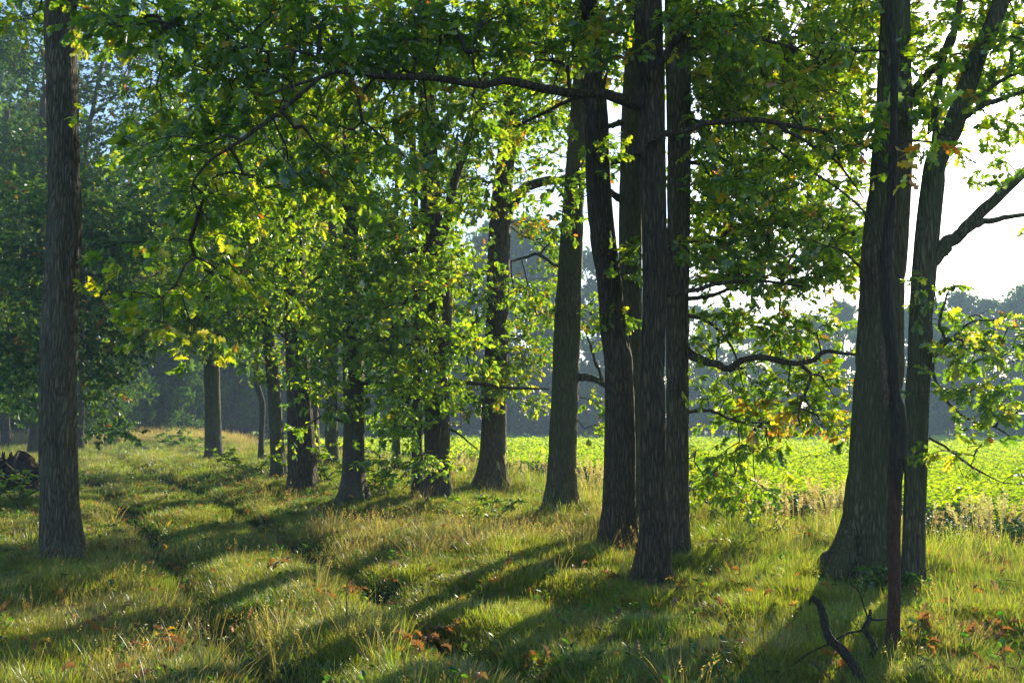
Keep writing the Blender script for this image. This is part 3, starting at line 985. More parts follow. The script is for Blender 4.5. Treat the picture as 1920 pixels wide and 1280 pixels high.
# sprays hanging at the left, from the same limb
leaf_crown(tN, [(165, 495, 45, 14, 7.4, .1, dict(y=.05, clump=3)), (165, 528, 14, 18, 7.4, .05, dict(y=.95, clump=2)), (285, 610, 70, 28, 7.5, .3, dict(y=.5, clump=4)), (382, 650, 28, 16, 7.4, .15, dict(y=.75, clump=3)),
                (240, 530, 80, 45, 7.7, .3, dict(cov=.7, y=.15)), (330, 500, 80, 55, 7.8, .3, dict(cov=.8, y=.15)), (420, 480, 80, 60, 8.0, .3, dict(cov=.8))],
           cov=.9, parts=70, name='crown_spray', **NEAR)
leaf_crown(tO, [
    (1400, 410, 120, 80, 12, .6, dict(y=.15, o=.06)), (1490, 470, 120, 80, 12, .6), (1370, 500, 80, 60, 12, .5), (1370, 610, 80, 60, 12.2, .6, dict(cov=.95)), (1455, 600, 90, 55, 12.2, .6, dict(cov=.85)),
    (1345, 60, 90, 70, 12, .6, dict(y=.2)), (1450, 130, 130, 90, 12, .6, dict(y=.2, o=.08)), (1560, 80, 80, 80, 11.8, .6, dict(y=.2)), (1360, 200, 80, 80, 12, .6, dict(y=.1, o=.05)), (1450, 320, 110, 60, 12.2, .6),
    (1370, 740, 90, 70, 12.4, .6, dict(cov=.95)), (1340, 840, 60, 70, 12.6, .5, dict(y=.12, o=.03, cov=.9)), (1440, 830, 75, 60, 12.6, .5, dict(y=.12, o=.04, cov=.9)), (1400, 890, 70, 45, 12.6, .4, dict(y=.1, o=.03, cov=.7)), (1500, 730, 60, 50, 12, .4, dict(y=.15)),
    (1470, 790, 45, 30, 12, .3, dict(o=.65, y=.2)), (1555, 790, 25, 22, 11.6, .2, dict(o=.7, y=.2)), (1570, 740, 45, 60, 11.6, .4, dict(y=.2)), (1520, 640, 60, 35, 11.8, .4), (1560, 560, 50, 50, 12, .4, dict(cov=1.0)), (1580, 450, 50, 70, 12, .4, dict(cov=1.0))],
    cov=1.5, parts=60, yellow=.08, orange=.03, kind='lobed', size=.098, per=9)
leaf_crown(tO, [(1350, 120, 90, 110, 13.6, .9), (1450, 60, 130, 70, 13.8, 1.0), (1560, 130, 90, 120, 13.6, .9), (1440, 220, 130, 100, 14, 1.0), (1540, 330, 80, 110, 14, 1.0), (1380, 330, 90, 90, 14, 1.0), (1430, 440, 130, 70, 14.2, .9, dict(cov=.8)), (1560, 460, 60, 60, 14, .8, dict(cov=.7)), (1340, 440, 60, 70, 14, .8, dict(cov=.8)), (1620, 40, 70, 60, 13.6, .9)],
           cov=1.15, yellow=.07, orange=.02, name='crown_inner', **MID)
leaf_crown(tL, [(1160, 120, 60, 90, 16, .8, dict(cov=1.0)), (1150, 300, 40, 60, 16.5, .6, dict(cov=.7)), (1060, 80, 70, 80, 16.5, .9), (1020, 330, 50, 40, 17, .6, dict(cov=.7)), (960, 30, 90, 40, 17, .9)], cov=1.0, name='crown_inner', **MID)
leaf_crown(tP, [(1590, 190, 60, 80, 10, .4, dict(y=.2, o=.08)), (1560, 290, 50, 60, 10, .3, dict(cov=.8)), (1600, 60, 60, 60, 10.2, .4), (1700, 240, 30, 40, 9.8, .1), (1720, 60, 60, 60, 10.6, .4), (1580, 830, 30, 30, 10.4, .2, dict(cov=.7, y=.1)), (1540, 500, 50, 40, 10.2, .3, dict(cov=.7, y=.25))],
           cov=1.1, parts=40, yellow=.08, orange=.03, **NEAR)
leaf_crown(tR, [(1652, 300, 12, 12, 6.8, .1, dict(y=.6, clump=2)), (1650, 272, 10, 10, 6.8, .1, dict(o=.9, clump=2)), (1684, 316, 7, 8, 6.8, .05, dict(o=.95, clump=2)), (1690, 150, 22, 60, 6.9, .15, dict(cov=.7, y=.15)), (1720, 250, 40, 60, 7.0, .2, dict(cov=.7))],
           cov=.9, parts=40, size=.11, kind='lobed', per=5)
leaf_crown(tQ, [
    (1790, 60, 60, 50, 10.4, .4), (1850, 60, 60, 50, 10.2, .4, dict(cov=.8)), (1900, 100, 50, 70, 10, .4), (1880, 240, 50, 45, 10, .4, dict(cov=.55)), (1820, 300, 50, 40, 10, .3, dict(cov=.35)), (1880, 340, 45, 40, 10, .3, dict(cov=.35)),
    (1880, 590, 60, 28, 10, .4, dict(cov=.8, y=.12)), (1850, 680, 70, 40, 10, .4, dict(y=.2)), (1790, 620, 40, 30, 10, .3, dict(cov=.9, y=.2)), (1820, 740, 70, 35, 9.9, .4, dict(y=.2)), (1880, 760, 50, 45, 9.9, .4, dict(y=.1)),
    (1780, 760, 35, 35, 10, .3, dict(cov=.9)), (1830, 850, 60, 28, 9.8, .3, dict(y=.15)), (1870, 890, 25, 20, 9.7, .2), (1722, 540, 32, 22, 9.8, .15, dict(y=.1, cov=.9)), (1775, 530, 22, 26, 10, .2, dict(cov=.8, y=.2)), (1740, 130, 40, 50, 10.3, .3), (1900, 430, 30, 20, 10, .2, dict(cov=.3)), (1780, 130, 60, 90, 11, .5, dict(cov=1.1)), (1850, 30, 70, 50, 11, .5, dict(cov=1.3)), (1905, 40, 40, 50, 10.5, .4, dict(cov=1.3)), (1905, 160, 40, 50, 10.5, .4, dict(cov=1.0)), (1850, 215, 50, 30, 10.4, .3, dict(cov=.6)), (1740, 210, 30, 60, 10.8, .3), (1880, 280, 40, 30, 10, .3, dict(cov=.45)), (1760, 590, 24, 40, 10.2, .2, dict(cov=.9)), (1905, 680, 40, 60, 10, .3)],
    cov=1.05, parts=160, yellow=.06, orange=.02, **NEAR)
leaf_crown(tM, [(1178, 500, 40, 34, 11.6, .2, dict(y=.06)), (1160, 600, 30, 30, 11.8, .2, dict(cov=.8)), (1050, 40, 70, 50, 12, .5), (1070, 130, 35, 45, 12, .3, dict(o=.25)), (1130, 300, 35, 40, 11.8, .2, dict(cov=.6)), (1160, 40, 50, 50, 12.2, .4), (1000, 230, 60, 40, 11.6, .4, dict(cov=.7))],
           cov=1.2, parts=20, **NEAR)
leaf_crown(tL, [(1080, 430, 22, 40, 16.4, .2), (1085, 350, 30, 30, 16.6, .3), (1000, 280, 60, 50, 17, .6, dict(cov=.7)), (1010, 110, 60, 70, 17, .6, dict(cov=.8)), (1110, 590, 30, 60, 17, .4, dict(y=.15, cov=1.0)), (1110, 770, 24, 40, 17.2, .4, dict(y=.1)), (1020, 590, 50, 50, 18, .6, dict(y=.15, cov=.7))],
           cov=1.2, **MID)
leaf_crown(tK, [(1000, 540, 55, 45, 21.5, .8, dict(y=.15)), (1010, 620, 60, 60, 21.5, .8, dict(y=.2)), (880, 600, 80, 70, 20.5, .8, dict(y=.1)), (975, 415, 22, 32, 21, .3, dict(o=.85)), (1030, 460, 28, 40, 22, .4, dict(cov=.9)), (915, 690, 90, 45, 20.2, .7, dict(y=.25)),
                (975, 700, 55, 45, 20.6, .5, dict(y=.3)), (1010, 745, 30, 30, 20.6, .4, dict(y=.2)), (940, 745, 40, 25, 20.2, .4, dict(y=.2)), (860, 540, 70, 60, 21, .8), (920, 300, 90, 70, 20.5, .8), (850, 340, 80, 80, 20.5, .8), (1010, 400, 40, 50, 22, .5, dict(cov=.7)), (920, 180, 100, 90, 21, 1.0, dict(cov=1.2)), (1040, 200, 60, 80, 21, .8, dict(cov=1.0)), (870, 760, 30, 60, 21, .5, dict(cov=.9))],
           cov=.72, yellow=.08, **MID)
leaf_crown(tJ, [(780, 420, 100, 90, 16, .9), (720, 520, 100, 90, 15.8, .9), (860, 470, 60, 80, 16.2, .7), (770, 640, 90, 70, 15.6, .8), (840, 640, 60, 60, 15.8, .6), (830, 230, 100, 80, 16.5, .9), (740, 330, 100, 70, 16, .8), (900, 660, 60, 40, 16, .6, dict(y=.15)), (800, 150, 110, 80, 16.5, .9), (840, 770, 14, 30, 16, .2, dict(cov=.6)), (830, 870, 14, 30, 16, .2)],
           mat=M_LEAF_SUNLIT, cov=.7, **MID)
leaf_crown(tI, [(760, 560, 60, 70, 17.2, .5), (750, 720, 50, 60, 17.2, .5, dict(cov=1.0))], cov=1.3, **MID)
leaf_crown(tH, [(700, 600, 100, 90, 15.6, .8), (640, 690, 80, 80, 15.6, .7), (730, 750, 80, 70, 15.3, .7, dict(cov=.75)), (590, 560, 80, 80, 15.8, .7), (620, 430, 100, 80, 15.8, .8), (772, 830, 40, 45, 15.3, .4, dict(cov=.75)), (715, 845, 40, 30, 15.3, .4, dict(cov=.3)), (670, 770, 60, 40, 15.4, .5, dict(cov=.4)), (795, 850, 22, 40, 15.2, .3), (690, 480, 90, 80, 15.8, .8), (680, 340, 90, 70, 16, .8), (590, 330, 80, 80, 16, .8), (600, 790, 50, 25, 15.8, .4, dict(cov=.4)), (780, 700, 50, 60, 15.4, .5), (620, 640, 60, 60, 15.7, .5)],
           mat=M_LEAF_SUNLIT, cov=.75, kind='ovate', size=.088, per=11, spread=.22, yellow=.03, orange=.005)
leaf_crown(tG, [(520, 380, 100, 80, 18, 1), (450, 470, 100, 80, 17.6, 1), (490, 580, 90, 60, 18, .8), (560, 600, 50, 60, 18, .6), (560, 230, 110, 100, 18.5, 1.0), (430, 360, 80, 70, 17.8, .8), (650, 220, 90, 80, 18.5, .9), (540, 480, 70, 60, 18, .7)], cov=.9, **MID)
leaf_crown(tG2, [(600, 600, 60, 60, 25, 1.2), (600, 420, 80, 90, 25, 1.5)], cov=.7, **FARK)
leaf_crown(tF, [(400, 500, 100, 80, 21.6, 1.0), (350, 570, 90, 50, 21.6, .8, dict(y=.1)), (440, 600, 70, 45, 22, .8), (500, 680, 40, 50, 22.5, .5, dict(cov=.8)), (400, 610, 60, 35, 21.5, .6, dict(y=.1)), (480, 450, 60, 90, 22, .8)], cov=1.4, **MID)
leaf_crown(tE, [(470, 640, 40, 60, 27, .6), (460, 560, 50, 60, 27, .6)], cov=.8, **FARK)
leaf_crown(tB, [(300, 420, 100, 80, 29, 1.5), (270, 520, 80, 70, 29, 1.5), (380, 430, 80, 90, 29.5, 1.5), (390, 570, 80, 60, 29, 1.0), (420, 640, 60, 30, 29.5, 1.0), (300, 620, 70, 40, 29, 1.2), (400, 250, 100, 110, 30, 1.5, dict(cov=1.2)), (300, 300, 80, 60, 29.5, 1.5)], cov=1.9, **FARK)
leaf_crown(tC, [(480, 640, 60, 60, 38, 1.5), (450, 500, 90, 90, 38, 2), (520, 700, 50, 70, 38, 1.5, dict(cov=.5)), (440, 690, 40, 30, 37.5, 1)], cov=.8, **FARK)
leaf_crown(tC2, [(420, 600, 50, 60, 40, 1.5), (430, 480, 60, 60, 40, 2)], cov=1.2, **FARK)
leaf_crown(tC3, [(470, 560, 50, 70, 40, 1.5), (490, 680, 30, 60, 40, 1.5)], cov=1.2, **FARK)
leaf_crown(tD1, [(620, 660, 80, 60, 27, 1.5), (640, 530, 100, 90, 27, 1.5), (700, 660, 60, 60, 27, 1.5), (600, 820, 40, 30, 27, 1.0, dict(cov=.4)), (680, 840, 40, 30, 27, 1, dict(cov=.4))], cov=.45, yellow=.08, **FARK)
leaf_crown(tD2, [(740, 620, 80, 80, 25, 1.2), (730, 780, 40, 40, 25, 1.2, dict(cov=.4)), (790, 480, 100, 100, 25, 1.5), (850, 420, 80, 100, 25, 1.5), (700, 440, 90, 90, 25, 1.5)], cov=.5, yellow=.1, **FARK)
leaf_crown(tA, [(110, 5, 70, 22, 11, .3), (50, 30, 50, 40, 11.6, .4), (200, 20, 60, 40, 11.4, .4, dict(cov=.8))], cov=1.2, **NEAR)
leaf_crown(tU, [(40, 420, 90, 100, 26, 1.5), (180, 520, 90, 80, 26, 1.5), (40, 600, 80, 80, 26, 1.2), (190, 640, 60, 60, 26, 1.0), (190, 720, 50, 70, 26, 1.0, dict(cov=1.0)), (200, 770, 35, 50, 26, .6, dict(cov=.9)), (30, 700, 60, 60, 25, 1.0), (130, 400, 80, 80, 27, 1.5), (210, 440, 70, 60, 26, 1.2)], cov=1.9, mat=M_FAR, **FARK)
leaf_crown(tV, [(20, 300, 70, 120, 34, 2, dict(cov=.8)), (10, 560, 60, 100, 33, 2), (-20, 430, 70, 100, 33, 2), (20, 60, 70, 70, 34, 2, dict(cov=.7)), (20, 740, 60, 50, 33, 1.5)], cov=1.9, mat=M_FAR, **FARK)
leaf_crown(tV2, [(40, 480, 60, 80, 36, 2), (30, 660, 50, 80, 36, 2)], cov=1.6, mat=M_FAR, **FARK)
leaf_crown(tX, [(230, 330, 90, 50, 30, 1.5, dict(cov=.55)), (160, 300, 60, 60, 30, 1.5, dict(cov=.45)), (250, 120, 90, 60, 30, 1.5, dict(cov=.6)), (90, 230, 70, 70, 30, 1.5, dict(cov=.5)), (110, 70, 70, 40, 30, 1.2, dict(cov=.6)), (320, 300, 60, 60, 30, 1.5, dict(cov=.6)), (200, 210, 60, 50, 30, 1.5, dict(cov=.35)), (340, 200, 70, 80, 30, 1.5, dict(cov=.7)), (210, 410, 90, 40, 30, 1.5), (100, 140, 60, 60, 30, 1.2, dict(cov=.5)), (200, 210, 60, 60, 29, 1, dict(cov=.7)), (210, 290, 70, 50, 29, 1, dict(cov=.7)), (190, 130, 50, 50, 29, 1, dict(cov=.7)), (60, 60, 60, 60, 30, 1.2, dict(cov=.7)), (180, 90, 60, 60, 30, 1.2, dict(cov=.6)), (130, 210, 60, 60, 30, 1, dict(cov=.5)), (50, 180, 50, 60, 31, 1, dict(cov=.9)), (230, 250, 80, 60, 28, 1.5, dict(cov=.8)), (60, 300, 80, 80, 28, 1.5), (240, 60, 90, 50, 28, 1.5, dict(cov=.9)), (100, 380, 90, 60, 28, 1.5), (30, 110, 60, 70, 28, 1.5, dict(cov=.9))], cov=1.2, mat=M_FAR, tw_gain=1.8, **FARK)
leaf_crown(tW, [(220, 620, 70, 60, 44, 2), (190, 700, 60, 60, 44, 2), (240, 720, 40, 40, 43, 1.5, dict(cov=.9)), (170, 770, 50, 40, 44, 1.5), (240, 470, 80, 70, 44, 2)], cov=1.2, mat=M_FAR, **FARK)

# ---- crowns above the picture
for t, h0, h1, rad, n in ((tN, 6.3, 13, 3.0, 300), (tO, 7.6, 14, 3.2, 320), (tM, 7.4, 12.5, 2.8, 260), (tM2, 8.4, 13.5, 2.8, 280), (tL, 9.3, 13.5, 3.0, 170), (tK, 11, 15, 3, 80),
                          (tA, 7.6, 15, 3.4, 220), (tP, 7.2, 13.5, 2.6, 130), (tQ, 7.2, 12.5, 2.2, 80), (tG, 9.5, 14.5, 3.0, 130), (tF, 10.5, 13, 2.2, 60), (tH, 8.3, 12.5, 2.6, 100), (tJ, 8.6, 13.5, 2.6, 110), (tB, 12, 16, 3, 100)):
    top_crown(t, h0, h1, rad, n)

# ---------------------------------------------------------------- trees farther off: one tree of each shape, then copies
def wood_tree(seed, h, rad, low, nf, fs, greens):
    fs, nf = fs * 1.35, int(nf * 1.25)
    rs = np.random.default_rng(seed)
    mb = MB()
    P = np.array([[0, 0, -.3], [rs.normal(0, .1), rs.normal(0, .1), h * .3], [rs.normal(0, .3), rs.normal(0, .3), h * .6], [rs.normal(0, .4), rs.normal(0, .4), h * .93]])
    tube(mb, catmull(P, 12), np.linspace(.26, .04, 12), 8)
    for k_ in range(7):
        z = h * rs.uniform(.3, .8)
        a = rs.uniform(0, 6.28)
        L = rad * rs.uniform(.5, .9)
        q = np.array([[0, 0, z], [math.cos(a) * L * .5, math.sin(a) * L * .5, z + L * .25], [math.cos(a) * L, math.sin(a) * L, z + L * .45]])
        tube(mb, catmull(q, 6), np.linspace(.1, .02, 6), 5)
    tr = mb.mesh('trunk')
    tr.materials.append(M_BARK_DARK)
    nc = 60
    a = rs.uniform(0, 6.28, nc)
    v = rs.random(nc)
    z = low * h + (h * 1.0 - low * h) * v
    prof = np.sin(np.clip((v * .86 + .14), 0, 1) * math.pi) ** .55
    q = rad * prof * np.sqrt(rs.uniform(.15, 1.05, nc))
    C = np.stack([q * np.cos(a), q * np.sin(a), z], -1)
    cs = rs.uniform(.45, 1.0, nc) * rad * .30
    idx = rs.integers(0, nc, nf)
    P = C[idx] + unit(rs.normal(0, 1, (nf, 3))) * (rs.random((nf, 1)) ** .45) * (cs[idx][:, None]) * np.array([1.15, 1.15, .75])
    U = rs.normal(0, 1, P.shape) + [0, 0, -.3]
    N = rs.normal(0, .8, P.shape) + [0, 0, .6]
    col_ = greens[rs.integers(0, len(greens), nf)] * rs.uniform(.75, 1.2, (nf, 1))
    mb = MB()
    add_leaves(mb, P, U, N, fs * rs.uniform(.6, 1.3, nf), col_, 'diamond')
    cr = mb.mesh('crown')
    cr.materials.append(M_FAR)
    return tr, cr


WOODS = [wood_tree(61, 16, 4.4, .10, 7000, .34, GREENS), wood_tree(62, 19, 4.8, .12, 8000, .36, GREENS[:3]), wood_tree(63, 13, 4.6, .05, 6500, .34, GREENS),
         wood_tree(64, 22, 4.6, .16, 8500, .38, GREENS[:4])]


def put_wood(k_, x, y, s, rz, label, group):
    tr, cr = WOODS[k_]
    root = empty('woodland_tree', (x, y, float(zf(x, y)) - .05))
    root.rotation_euler = (0, 0, rz)
    root.scale = (s, s, s * random.uniform(.92, 1.1))
    tag(root, label, 'tree', group)
    for nm, me in (('trunk', tr), ('crown', cr)):
        o = bpy.data.objects.new(nm, me)
        COL.objects.link(o)
        o.parent = root
        if nm == 'crown':
            o['kind'] = 'stuff'


# beyond the field
for k_, (px, dist, tp) in enumerate([(620, 104, 480), (690, 108, 470), (760, 110, 480), (830, 112, 500), (890, 113, 470), (945, 112, 440), (1000, 114, 455), (1055, 118, 500), (1110, 122, 470), (1165, 124, 520), (1225, 126, 540), (1290, 124, 560),
                                     (1350, 126, 575), (1415, 128, 600), (1470, 128, 612), (1525, 128, 600), (1585, 126, 590), (1640, 122, 585), (1700, 124, 570), (1760, 122, 560), (1815, 118, 560), (1875, 116, 550), (1935, 116, 545), (2000, 116, 540),
                                     (860, 108, 690), (975, 108, 690), (1080, 115, 700), (1190, 118, 690), (1310, 118, 690), (1440, 120, 690), (1560, 119, 680), (1670, 118, 690), (1790, 112, 690), (1900, 110, 680)] + [(610 + 42 * q_, 109 + 5 * math.sin(q_ * 2.1), 715 + 22 * math.sin(q_ * 1.7)) for q_ in range(34)]):
    x = (px - 960) / F * dist
    hgt = (790 - tp) / F * dist + 1.9
    kk = k_ % 4 if k_ < 34 else 2
    put_wood(kk, x, dist + random.uniform(-2, 2), hgt / (16, 19, 13, 22)[kk], random.uniform(0, 6), 'tree of the hazy blue wood on the far side of the bright field', 'trees beyond the field')
# behind the meadow at the left
for k_, (px, dist, tp) in enumerate([(-60, 60, 150), (30, 56, 330), (110, 62, 380), (170, 66, 350), (235, 64, 420), (290, 70, 330), (345, 66, 470), (400, 74, 340), (460, 70, 420), (520, 76, 360), (590, 72, 420), (650, 80, 380), (720, 84, 460), (790, 90, 480),
                                     (150, 58, 640), (230, 60, 610), (310, 62, 630), (370, 63, 620), (60, 54, 650), (-20, 52, 600), (440, 64, 640), (530, 66, 640), (610, 68, 650), (690, 74, 660), (770, 84, 680),
                                     (215, 50, 690), (265, 54, 700), (330, 52, 735), (365, 57, 690), (240, 47, 760), (130, 46, 700), (-130, 48, 200), (-90, 70, 60), (60, 78, 260), (420, 90, 150), (560, 95, 220), (330, 88, 240)]):
    x = (px - 960) / F * dist
    hgt = (790 - tp) / F * dist + 1.4
    kk = (k_ * 3 + 1) % 4
    put_wood(kk, x, dist + random.uniform(-1.5, 1.5), hgt / (16, 19, 13, 22)[kk], random.uniform(0, 6), 'tree of the dark wood behind the pale meadow at the left', 'trees behind the meadow')


# ---------------------------------------------------------------- instanced ground cover
def template(mb, name, mat):
    me = mb.mesh(name)
    me.materials.append(mat)
    return bpy.data.objects.new(name, me)          # source of a ground cover; not itself in the scene


def blade(mb, x, y, az, h, lean, w, c0, c1, seg=4, twist=0.0):
    u = np.linspace(0, 1, seg + 1)
    dirv = np.array([math.cos(az), math.sin(az), 0])
    th = lean * (.25 + .75 * u)
    dz = np.cumsum(np.concatenate([[0], np.cos(th[1:])])) * h / seg
    dr = np.cumsum(np.concatenate([[0], np.sin(th[1:])])) * h / seg
    P = np.array([x, y, 0]) + dirv * dr[:, None] + np.array([0, 0, 1.0]) * dz[:, None]
    pa = az + math.pi / 2 + twist
    side = np.array([math.cos(pa), math.sin(pa), 0.15])
    ww = w * .5 * np.array([.8, 1, .9, .62, .05])[:seg + 1] if seg == 4 else w * .5 * np.linspace(1, .05, seg + 1)
    V = np.empty((2 * (seg + 1), 3))
    V[0::2] = P - side * ww[:, None]
    V[1::2] = P + side * ww[:, None]
    k_ = np.arange(seg) * 2
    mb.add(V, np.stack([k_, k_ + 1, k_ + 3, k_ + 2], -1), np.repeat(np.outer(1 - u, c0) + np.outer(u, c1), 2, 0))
    return P[-1]


def tuft(seed, n, rad, h0, h1, lean0, lean1, w0, w1, c0, c1s, seed_head=False):
    r_ = random.Random(seed)
    mb = MB()
    for _ in range(n):
        a = r_.uniform(0, 6.283)
        q = rad * math.sqrt(r_.random())
        c1 = np.array(r_.choice(c1s)) * r_.uniform(.8, 1.2)
        tip = blade(mb, q * math.cos(a), q * math.sin(a), a + r_.gauss(0, .8), r_.uniform(h0, h1), r_.uniform(lean0, lean1), r_.uniform(w0, w1), c0, c1, 4, r_.gauss(0, .5))
        if seed_head and r_.random() < .25:
            for s_ in range(5):
                p = tip + np.array([r_.gauss(0, .006), r_.gauss(0, .006), -.012 * s_])
                dv = unit(np.array([r_.gauss(0, 1), r_.gauss(0, 1), 1.0])) * .018
                sv = unit(np.cross(dv, [.3, .7, .2])) * .003
                mb.add([p, p + dv * .5 + sv, p + dv, p + dv * .5 - sv], np.array([[0, 1, 2, 3]]), (.26, .20, .11))
    return mb


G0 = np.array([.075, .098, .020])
GT = [(.145, .21, .018), (.125, .20, .016), (.175, .22, .022), (.22, .20, .045)]
GT2 = [(.165, .225, .016), (.145, .21, .014), (.195, .235, .020)]
ST = [(.28, .24, .14), (.24, .20, .11), (.19, .18, .08), (.13, .16, .04)]
GT_B = [(.15, .175, .038), (.19, .18, .055), (.13, .16, .03), (.25, .21, .10)]
GT_C = [(.075, .16, .02), (.09, .175, .018), (.065, .14, .022)]
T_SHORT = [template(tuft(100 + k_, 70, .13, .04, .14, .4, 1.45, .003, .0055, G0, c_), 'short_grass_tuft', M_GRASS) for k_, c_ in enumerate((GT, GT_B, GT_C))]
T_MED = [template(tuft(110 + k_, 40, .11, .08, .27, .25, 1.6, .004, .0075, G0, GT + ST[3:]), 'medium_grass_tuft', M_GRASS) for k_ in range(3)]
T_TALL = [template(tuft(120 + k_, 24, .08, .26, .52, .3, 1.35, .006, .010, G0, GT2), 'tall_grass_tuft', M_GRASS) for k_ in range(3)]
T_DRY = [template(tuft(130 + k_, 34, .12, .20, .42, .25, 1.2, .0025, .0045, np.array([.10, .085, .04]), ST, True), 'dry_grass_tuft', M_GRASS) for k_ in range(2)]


def plume(seed):
    r_ = random.Random(seed)
    mb = MB()
    for _ in range(3):
        h = r_.uniform(.75, 1.15)
        a, ln = r_.uniform(0, 6.28), r_.uniform(.1, .4)
        x, y = r_.gauss(0, .07), r_.gauss(0, .07)
        tip = blade(mb, x, y, a, h, ln, .006, (.20, .17, .08), (.26, .21, .12))
        base = np.array([x, y, 0.0]) + (tip - np.array([x, y, 0])) * .74
        for s_ in range(60):
            u = r_.random()
            p = base * (1 - u) + tip * u
            w = .020 * math.sin(math.pi * min(1, u * .85 + .15)) + .004
            dv = unit(np.array([r_.gauss(0, .6) + math.cos(a) * .5, r_.gauss(0, .6) + math.sin(a) * .5, .8])) * r_.uniform(.03, .065)
            sv = unit(np.cross(dv, [r_.gauss(0, 1), r_.gauss(0, 1), .3])) * .006
            off = np.array([r_.gauss(0, w), r_.gauss(0, w), 0]) * .6
            mb.add([p + off, p + off + dv * .5 + sv, p + off + dv, p + off + dv * .5 - sv], np.array([[0, 1, 2, 3]]), np.array(r_.choice([(.30, .25, .20), (.25, .20, .155), (.36, .31, .26)])))
    for _ in range(4):
        blade(mb, r_.gauss(0, .08), r_.gauss(0, .08), r_.uniform(0, 6.28), r_.uniform(.4, .8), r_.uniform(.3, 1.4), .009, G0, r_.choice(GT2 + ST[2:3]))
    return mb


T_PLUME = [template(plume(140 + k_), 'reed_grass_stem', M_GRASS) for k_ in range(4)]


def leafy(seed, h, nst, nl, size, col_, kind='ovate', up=.2, spread=.1):
    r_ = np.random.default_rng(seed)
    mb = MB()
    for _ in range(nst):
        b = np.array([r_.normal(0, spread), r_.normal(0, spread), 0])
        tip = b + np.array([r_.normal(0, .12 * h), r_.normal(0, .12 * h), h * r_.uniform(.6, 1.1)])
        tube(mb, np.stack([b, (b + tip) / 2 + r_.normal(0, .02, 3), tip]), [.004, .003, .002], 3, col=(.07, .08, .03), cap=False)
        u = r_.uniform(.15, 1, nl)[:, None]
        P = b * (1 - u) + tip * u
        a = r_.uniform(0, 6.28, nl)
        U = np.stack([np.cos(a), np.sin(a), r_.normal(up, .35, nl)], -1)
        N = np.array([0, 0, 1.0]) + r_.normal(0, .35, (nl, 3))
        add_leaves(mb, P, U, N, size * r_.uniform(.6, 1.2, nl), np.asarray(col_)[r_.integers(0, len(col_), nl)] * r_.uniform(.8, 1.2, (nl, 1)), kind, np.ones(nl))
    return mb


CROP = np.array([[.165, .250, .011], [.140, .230, .011], [.190, .262, .013]])
T_CROP = [template(leafy(150 + k_, .24, 8, 13, .072, CROP, 'ovate', .55, .12), 'crop_plant', M_CROP) for k_ in range(3)]
T_CROPFAR = [template(leafy(160 + k_, .26, 20, 8, .15, CROP, 'diamond', .6, .40), 'crop_patch', M_CROP) for k_ in range(2)]
T_WEED = [template(leafy(170 + k_, .62, 7, 16, .10, GREENS[[0, 1, 3]], 'ovate', .0, .16), 'nettle_plant', M_WEED) for k_ in range(3)]
T_HERB = [template(leafy(180 + k_, .12, 3, 6, .05, GREENS[1:], 'ovate', .4, .05), 'herb_plant', M_GRASS) for k_ in range(2)]


def fallen(seed, cols):
    r_ = np.random.default_rng(seed)
    mb = MB()
    n = 1
    add_leaves(mb, np.zeros((n, 3)) + [-.05, 0, .0], np.array([[1.0, 0, .1]]), np.array([[0, .2, 1.0]]), np.array([.11]), np.asarray([cols]), 'lobed', np.array([3.0 + seed % 3]))
    return mb


T_FALL = [template(fallen(190 + k_, c), 'dropped_leaf', M_LITTER) for k_, c in enumerate([(.42, .20, .04), (.30, .14, .04), (.44, .32, .04), (.20, .11, .05), (.24, .16, .085), (.16, .09, .045)])]


